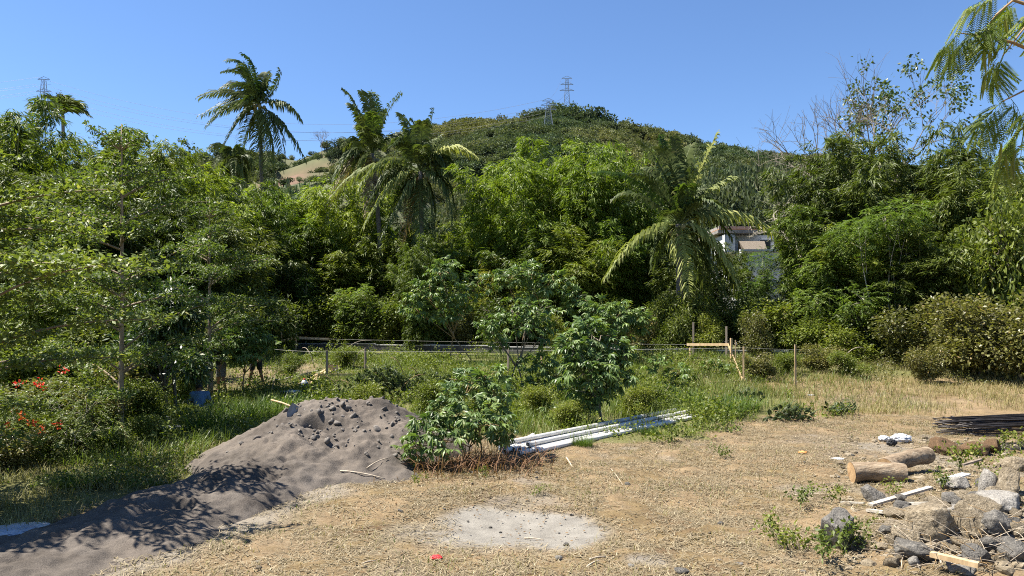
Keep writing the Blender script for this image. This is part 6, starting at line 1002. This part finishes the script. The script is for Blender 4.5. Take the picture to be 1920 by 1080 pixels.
def standing(lean=.0, stance=.12, arms='down', knee=.02, fwd=(0, 1, 0)):
    J = dict(pelvis=(0, 0, .95), hl=(-.09, 0, .90), hr=(.09, 0, .90), kl=(-.11 - stance * .3, knee + .02, .48), kr=(.11 + stance * .3, knee, .48), al=(-.10 - stance, -.02, .07), ar=(.10 + stance, -.06, .07), fl=(-.12 - stance, .15, .027), fr=(.13 + stance, .11, .027), waist=(0, .02 + lean * .12, 1.08), chest=(0, .03 + lean * .32, 1.30 - lean * .08), neck=(0, .05 + lean * .5, 1.42 - lean * .15), head=(0, .08 + lean * .6, 1.50 - lean * .2), sl=(-.18, .04 + lean * .45, 1.39 - lean * .13), sr=(.18, .04 + lean * .45, 1.39 - lean * .13), face=(0, 1, -.35 - lean))
    if arms == 'tool': J.update(el=(-.27, .12 + lean * .4, 1.13 - lean * .1), er=(.27, .14 + lean * .4, 1.12 - lean * .1), wl=(-.12, .34 + lean * .4, 1.02 - lean * .1), wr=(.10, .36 + lean * .4, .90 - lean * .1))
    else: J.update(el=(-.25, .0 + lean * .3, 1.10), er=(.25, .0 + lean * .3, 1.10), wl=(-.26, .10 + lean * .3, .86), wr=(.26, .10 + lean * .3, .86))
    return J
SHORTS = {'pelvis': 1, 'thigh': .92}; TEE = {'belly': 1, 'chest': 1, 'shoulder': 1, 'uarm': .62}
p = G(415, 734); person(p, math.radians(150), standing(.55, .10), 'worker in black shirt and grey shorts standing beside the reddish plant', [('shorts', 'khaki', {**SHORTS, 'belly': .25}, .022), ('shirt', 'black', TEE, .02)])
p = G(480, 724); man2 = person(p, math.radians(200), standing(.5, .16, 'tool'), 'worker in dark red shirt and black shorts leaning on a tool', [('shorts', 'black', {**SHORTS, 'thigh': .75, 'belly': .25}, .022), ('shirt', 'red', TEE, .02)])
stick([p + [-.35, -.5, 0.03], p + [-.25, -.4, .5], p + [-.12, -.32, 1.1]], .02, 'long-handled digging tool held by the worker in red', 'tanbark', 'tool_handle', 'tool', tip=.9)
p = G(345, 728); person(p, math.radians(100), standing(.4, .05), 'worker with dark checked trousers half hidden behind the mango tree', [('trousers', 'black', {'pelvis': 1, 'thigh': 1, 'shin': .95}, .022), ('shirt', 'plaid', {**TEE, 'uarm': 1, 'farm': .85, 'pelvis': .6}, .024)])
p = G(374, 779)
JS = dict(pelvis=(0, 0, .15), hl=(-.10, .02, .14), hr=(.10, .02, .14), kl=(-.30, .42, .36), kr=(.28, .44, .30), al=(-.12, .62, .08), ar=(.12, .64, .08), fl=(-.16, .80, .03), fr=(.16, .82, .03), waist=(0, .02, .28), chest=(0, .10, .50), neck=(-.01, .16, .62), head=(-.02, .20, .68), sl=(-.18, .13, .58), sr=(.18, .13, .58), el=(-.26, .26, .34), er=(.27, .26, .34), wl=(-.12, .44, .26), wr=(.12, .44, .25), face=(-.25, 1, -.75))
person(p, math.radians(18), JS, 'worker in blue shirt sitting on the ground with his back turned', [('trousers', 'denim', {'pelvis': 1, 'thigh': 1, 'shin': .9}, .02), ('shirt', 'shirtblue', {**TEE, 'pelvis': .0}, .024)])
p = np.array([-7.02, 9.9, float(gz(-7.0, 9.9))]); person(p, math.radians(160), standing(.2, .06), 'person in grey trousers at the picture edge beside the sand tongue', [('trousers', 'denim', {'pelvis': 1, 'thigh': 1, 'shin': .97}, .024), ('shirt', 'khaki', TEE, .02)])
# ------------------------------------------------------------------ ground cover: dry grass, green grass, pale grass
def scatter_blades(name, n, X, Y, prob, Ln, Wd, lean, mat, seed, seg, label, flat=0.0, curl=.5, pts=None):
    rng = RNG(seed); x = rng.uniform(*X, n); y = Y[0] + (Y[1] - Y[0]) * rng.uniform(0, 1, n) ** 1.15; k = rng.uniform(0, 1, n) < prob(x, y, rng); x, y = x[k], y[k]
    pxx = CX + FPX * x / y; k = (pxx > -60) & (pxx < 1980); x, y = x[k], y[k]
    on_sand = (x > -8.4) & (x < -.6) & (y < 18.2); sh_ = np.where(on_sand, sand(x, y), -1); k = sh_ < .015; x, y = x[k], y[k]
    b = np.stack([x, y, gz(x, y) + .005], -1); V, Q, T = blades(rng, len(x), Ln, Wd, 0, lean, seg, b, curl)
    if flat: V = V.reshape(len(x), -1, 3); V[:, :, 2] = b[:, None, 2] + .012 + (V[:, :, 2] - b[:, None, 2]) * rng.uniform(.03, flat, len(x))[:, None]; V = V.reshape(-1, 3)
    tag(link(name, np_mesh(name, V, [Q, T] if len(Q) else [T], M[mat])), label, 'grass', kind='stuff')
def pd_(x, y, r): g, pl_, gv = zones(x, y); c = .62 + .5 * fbm(np.stack([x * 1.7, y * 1.7], -1), 51, 3); return np.clip((1 - g) * (1 - pl_ * 1.1) * (1 - .55 * gv) * c, 0, 1)
def pg_(x, y, r): g, pl_, gv = zones(x, y); c = .5 + .9 * fbm(np.stack([x * .8, y * .8], -1), 52, 3); return np.clip(g * (1 - .6 * gv) * c, 0.02, 1) * (g > .05)
scatter_blades('dry_grass', 330000, (-8, 11.5), (7.6, 21), pd_, .15, .012, 1.5, 'straw', 1700, 1, 'short dry straw-coloured grass over the clearing', .5)
scatter_blades('dry_grass', 30000, (-8, 11.5), (7.6, 21), lambda x, y, r: pd_(x, y, r) * (fbm(np.stack([x * 1.1, y * 1.1], -1), 57, 3) > .05), .13, .008, 1.0, 'palegrass', 1701, 2, 'taller dry tufts standing in the clearing')
scatter_blades('green_grass', 150000, (-17, 13), (13.5, 36), pg_, .55, .014, 1.0, 'grass', 1702, 3, 'rough green grass of the plot behind the sand and pipes')
scatter_blades('green_grass', 22000, (-8, 11), (7.6, 20), lambda x, y, r: pd_(x, y, r) * (fbm(np.stack([x * .9, y * .9], -1), 58, 3) > .28), .10, .009, .9, 'grass', 1703, 2, 'green shoots among the dry grass')
scatter_blades('pale_grass', 70000, (5.5, 24), (15, 33), lambda x, y, r: np.clip(.45 + .9 * fbm(np.stack([x * .5, y * .5], -1), 59, 3) + .5 * sstep(22, 28, y), 0, 1) * sstep(18, 22, y - (x < 9) * 2), .30, .012, .8, 'palegrass', 1704, 3, 'pale yellow grass along the foot of the creeper bank')
scatter_blades('pale_grass', 26000, (-9.5, -4.2), (8.5, 17), lambda x, y, r: np.clip(.6 + .6 * fbm(np.stack([x, y], -1), 60, 3), 0, 1), .26, .010, 1.1, 'palegrass', 1705, 3, 'pale matted grass between shrubs and sand tongue')
scatter_blades('dead_stems', 2600, (-2.4, 1.0), (12.4, 15.2), lambda x, y, r: np.exp(-(((x + .85) / 1.1) ** 2 + ((y - 13.7) / .7) ** 2)), .6, .014, 1.2, 'dead', 1707, 3, 'brown dead stems tangled under the cassava bush')
scatter_blades('dead_leaf_litter', 9000, (-2.6, 1.2), (12.2, 16), lambda x, y, r: np.exp(-(((x + .9) / 1.3) ** 2 + ((y - 13.6) / .9) ** 2)), .16, .02, 1.2, 'dead', 1706, 2, 'brown dead leaves and stems under the cassava bush', .8)

def weeds(name, n, X, Y, prob, h, Ln, Wd, mat, seed, label):
    rng = RNG(seed); x = rng.uniform(*X, n); y = rng.uniform(*Y, n); k = rng.uniform(0, 1, n) < prob(x, y); x, y = x[k], y[k]; k = np.where((x > -8.4) & (x < -.6) & (y < 18.2), sand(x, y), -1) < .0; x, y = x[k], y[k]
    hh = h * np.clip(.55 + .9 * fbm(np.stack([x * 1.6, y * 1.6], -1), seed, 3), .1, 1.5); C = np.stack([x, y, gz(x, y) + hh * rng.uniform(.1, 1, len(x))], -1); K = sprays(rng, C, unit(rng.normal(0, 1, C.shape) + UP * .5), 4, Ln, Wd, .1, .6, .05, .9)
    tag(link(name, kite_mesh(name, K, M[mat])), label, 'weeds', kind='stuff')
weeds('ground_weeds', 60000, (-15, 9.5), (14.5, 36), lambda x, y: zones(x, y)[0] * sstep(-.15, .35, fbm(np.stack([x * .55, y * .55], -1), 1801, 3)), .65, .10, .055, 'broad', 1801, 'low leafy weeds growing through the plot')
weeds('ground_weeds', 9000, (5, 19), (24, 32.5), lambda x, y: sstep(26 - .1 * x, 31, y) * sstep(-.3, .3, fbm(np.stack([x * .6, y * .6], -1), 1802, 3)), .5, .09, .05, 'vine', 1802, 'low leafy weeds at the foot of the creeper bank')
weeds('ground_weeds', 9000, (-10, -5.6), (10.5, 18), lambda x, y: sstep(-.1, .35, fbm(np.stack([x * .9, y * .9], -1), 1803, 3)), .26, .06, .035, 'broad', 1803, 'low weeds below the flowering shrub')

rng = RNG(1820); n = 5200; x = rng.uniform(-2.5, 11, n); y = rng.uniform(7.7, 20, n); k = (np.where(x < -.6, sand(x, y), -1) < 0) & (fbm(np.stack([x, y], -1) * .8, 1821, 3) + rng.uniform(-.4, .6, n) > .1); x, y = x[k], y[k]; n = len(x); a = rng.uniform(0, 6.28, n)
K = kites(np.stack([x, y, gz(x, y) + .03], -1), np.stack([np.cos(a), np.sin(a), rng.uniform(-.1, .35, n)], -1), UP + rng.normal(0, .3, (n, 3)), rng.uniform(.025, .075, n), rng.uniform(.014, .035, n), .1, .15); tag(link('leaf_litter', kite_mesh('leaf_litter', K, M['dead'])), 'scattered dry brown leaves over the clearing', 'leaf litter', kind='stuff')
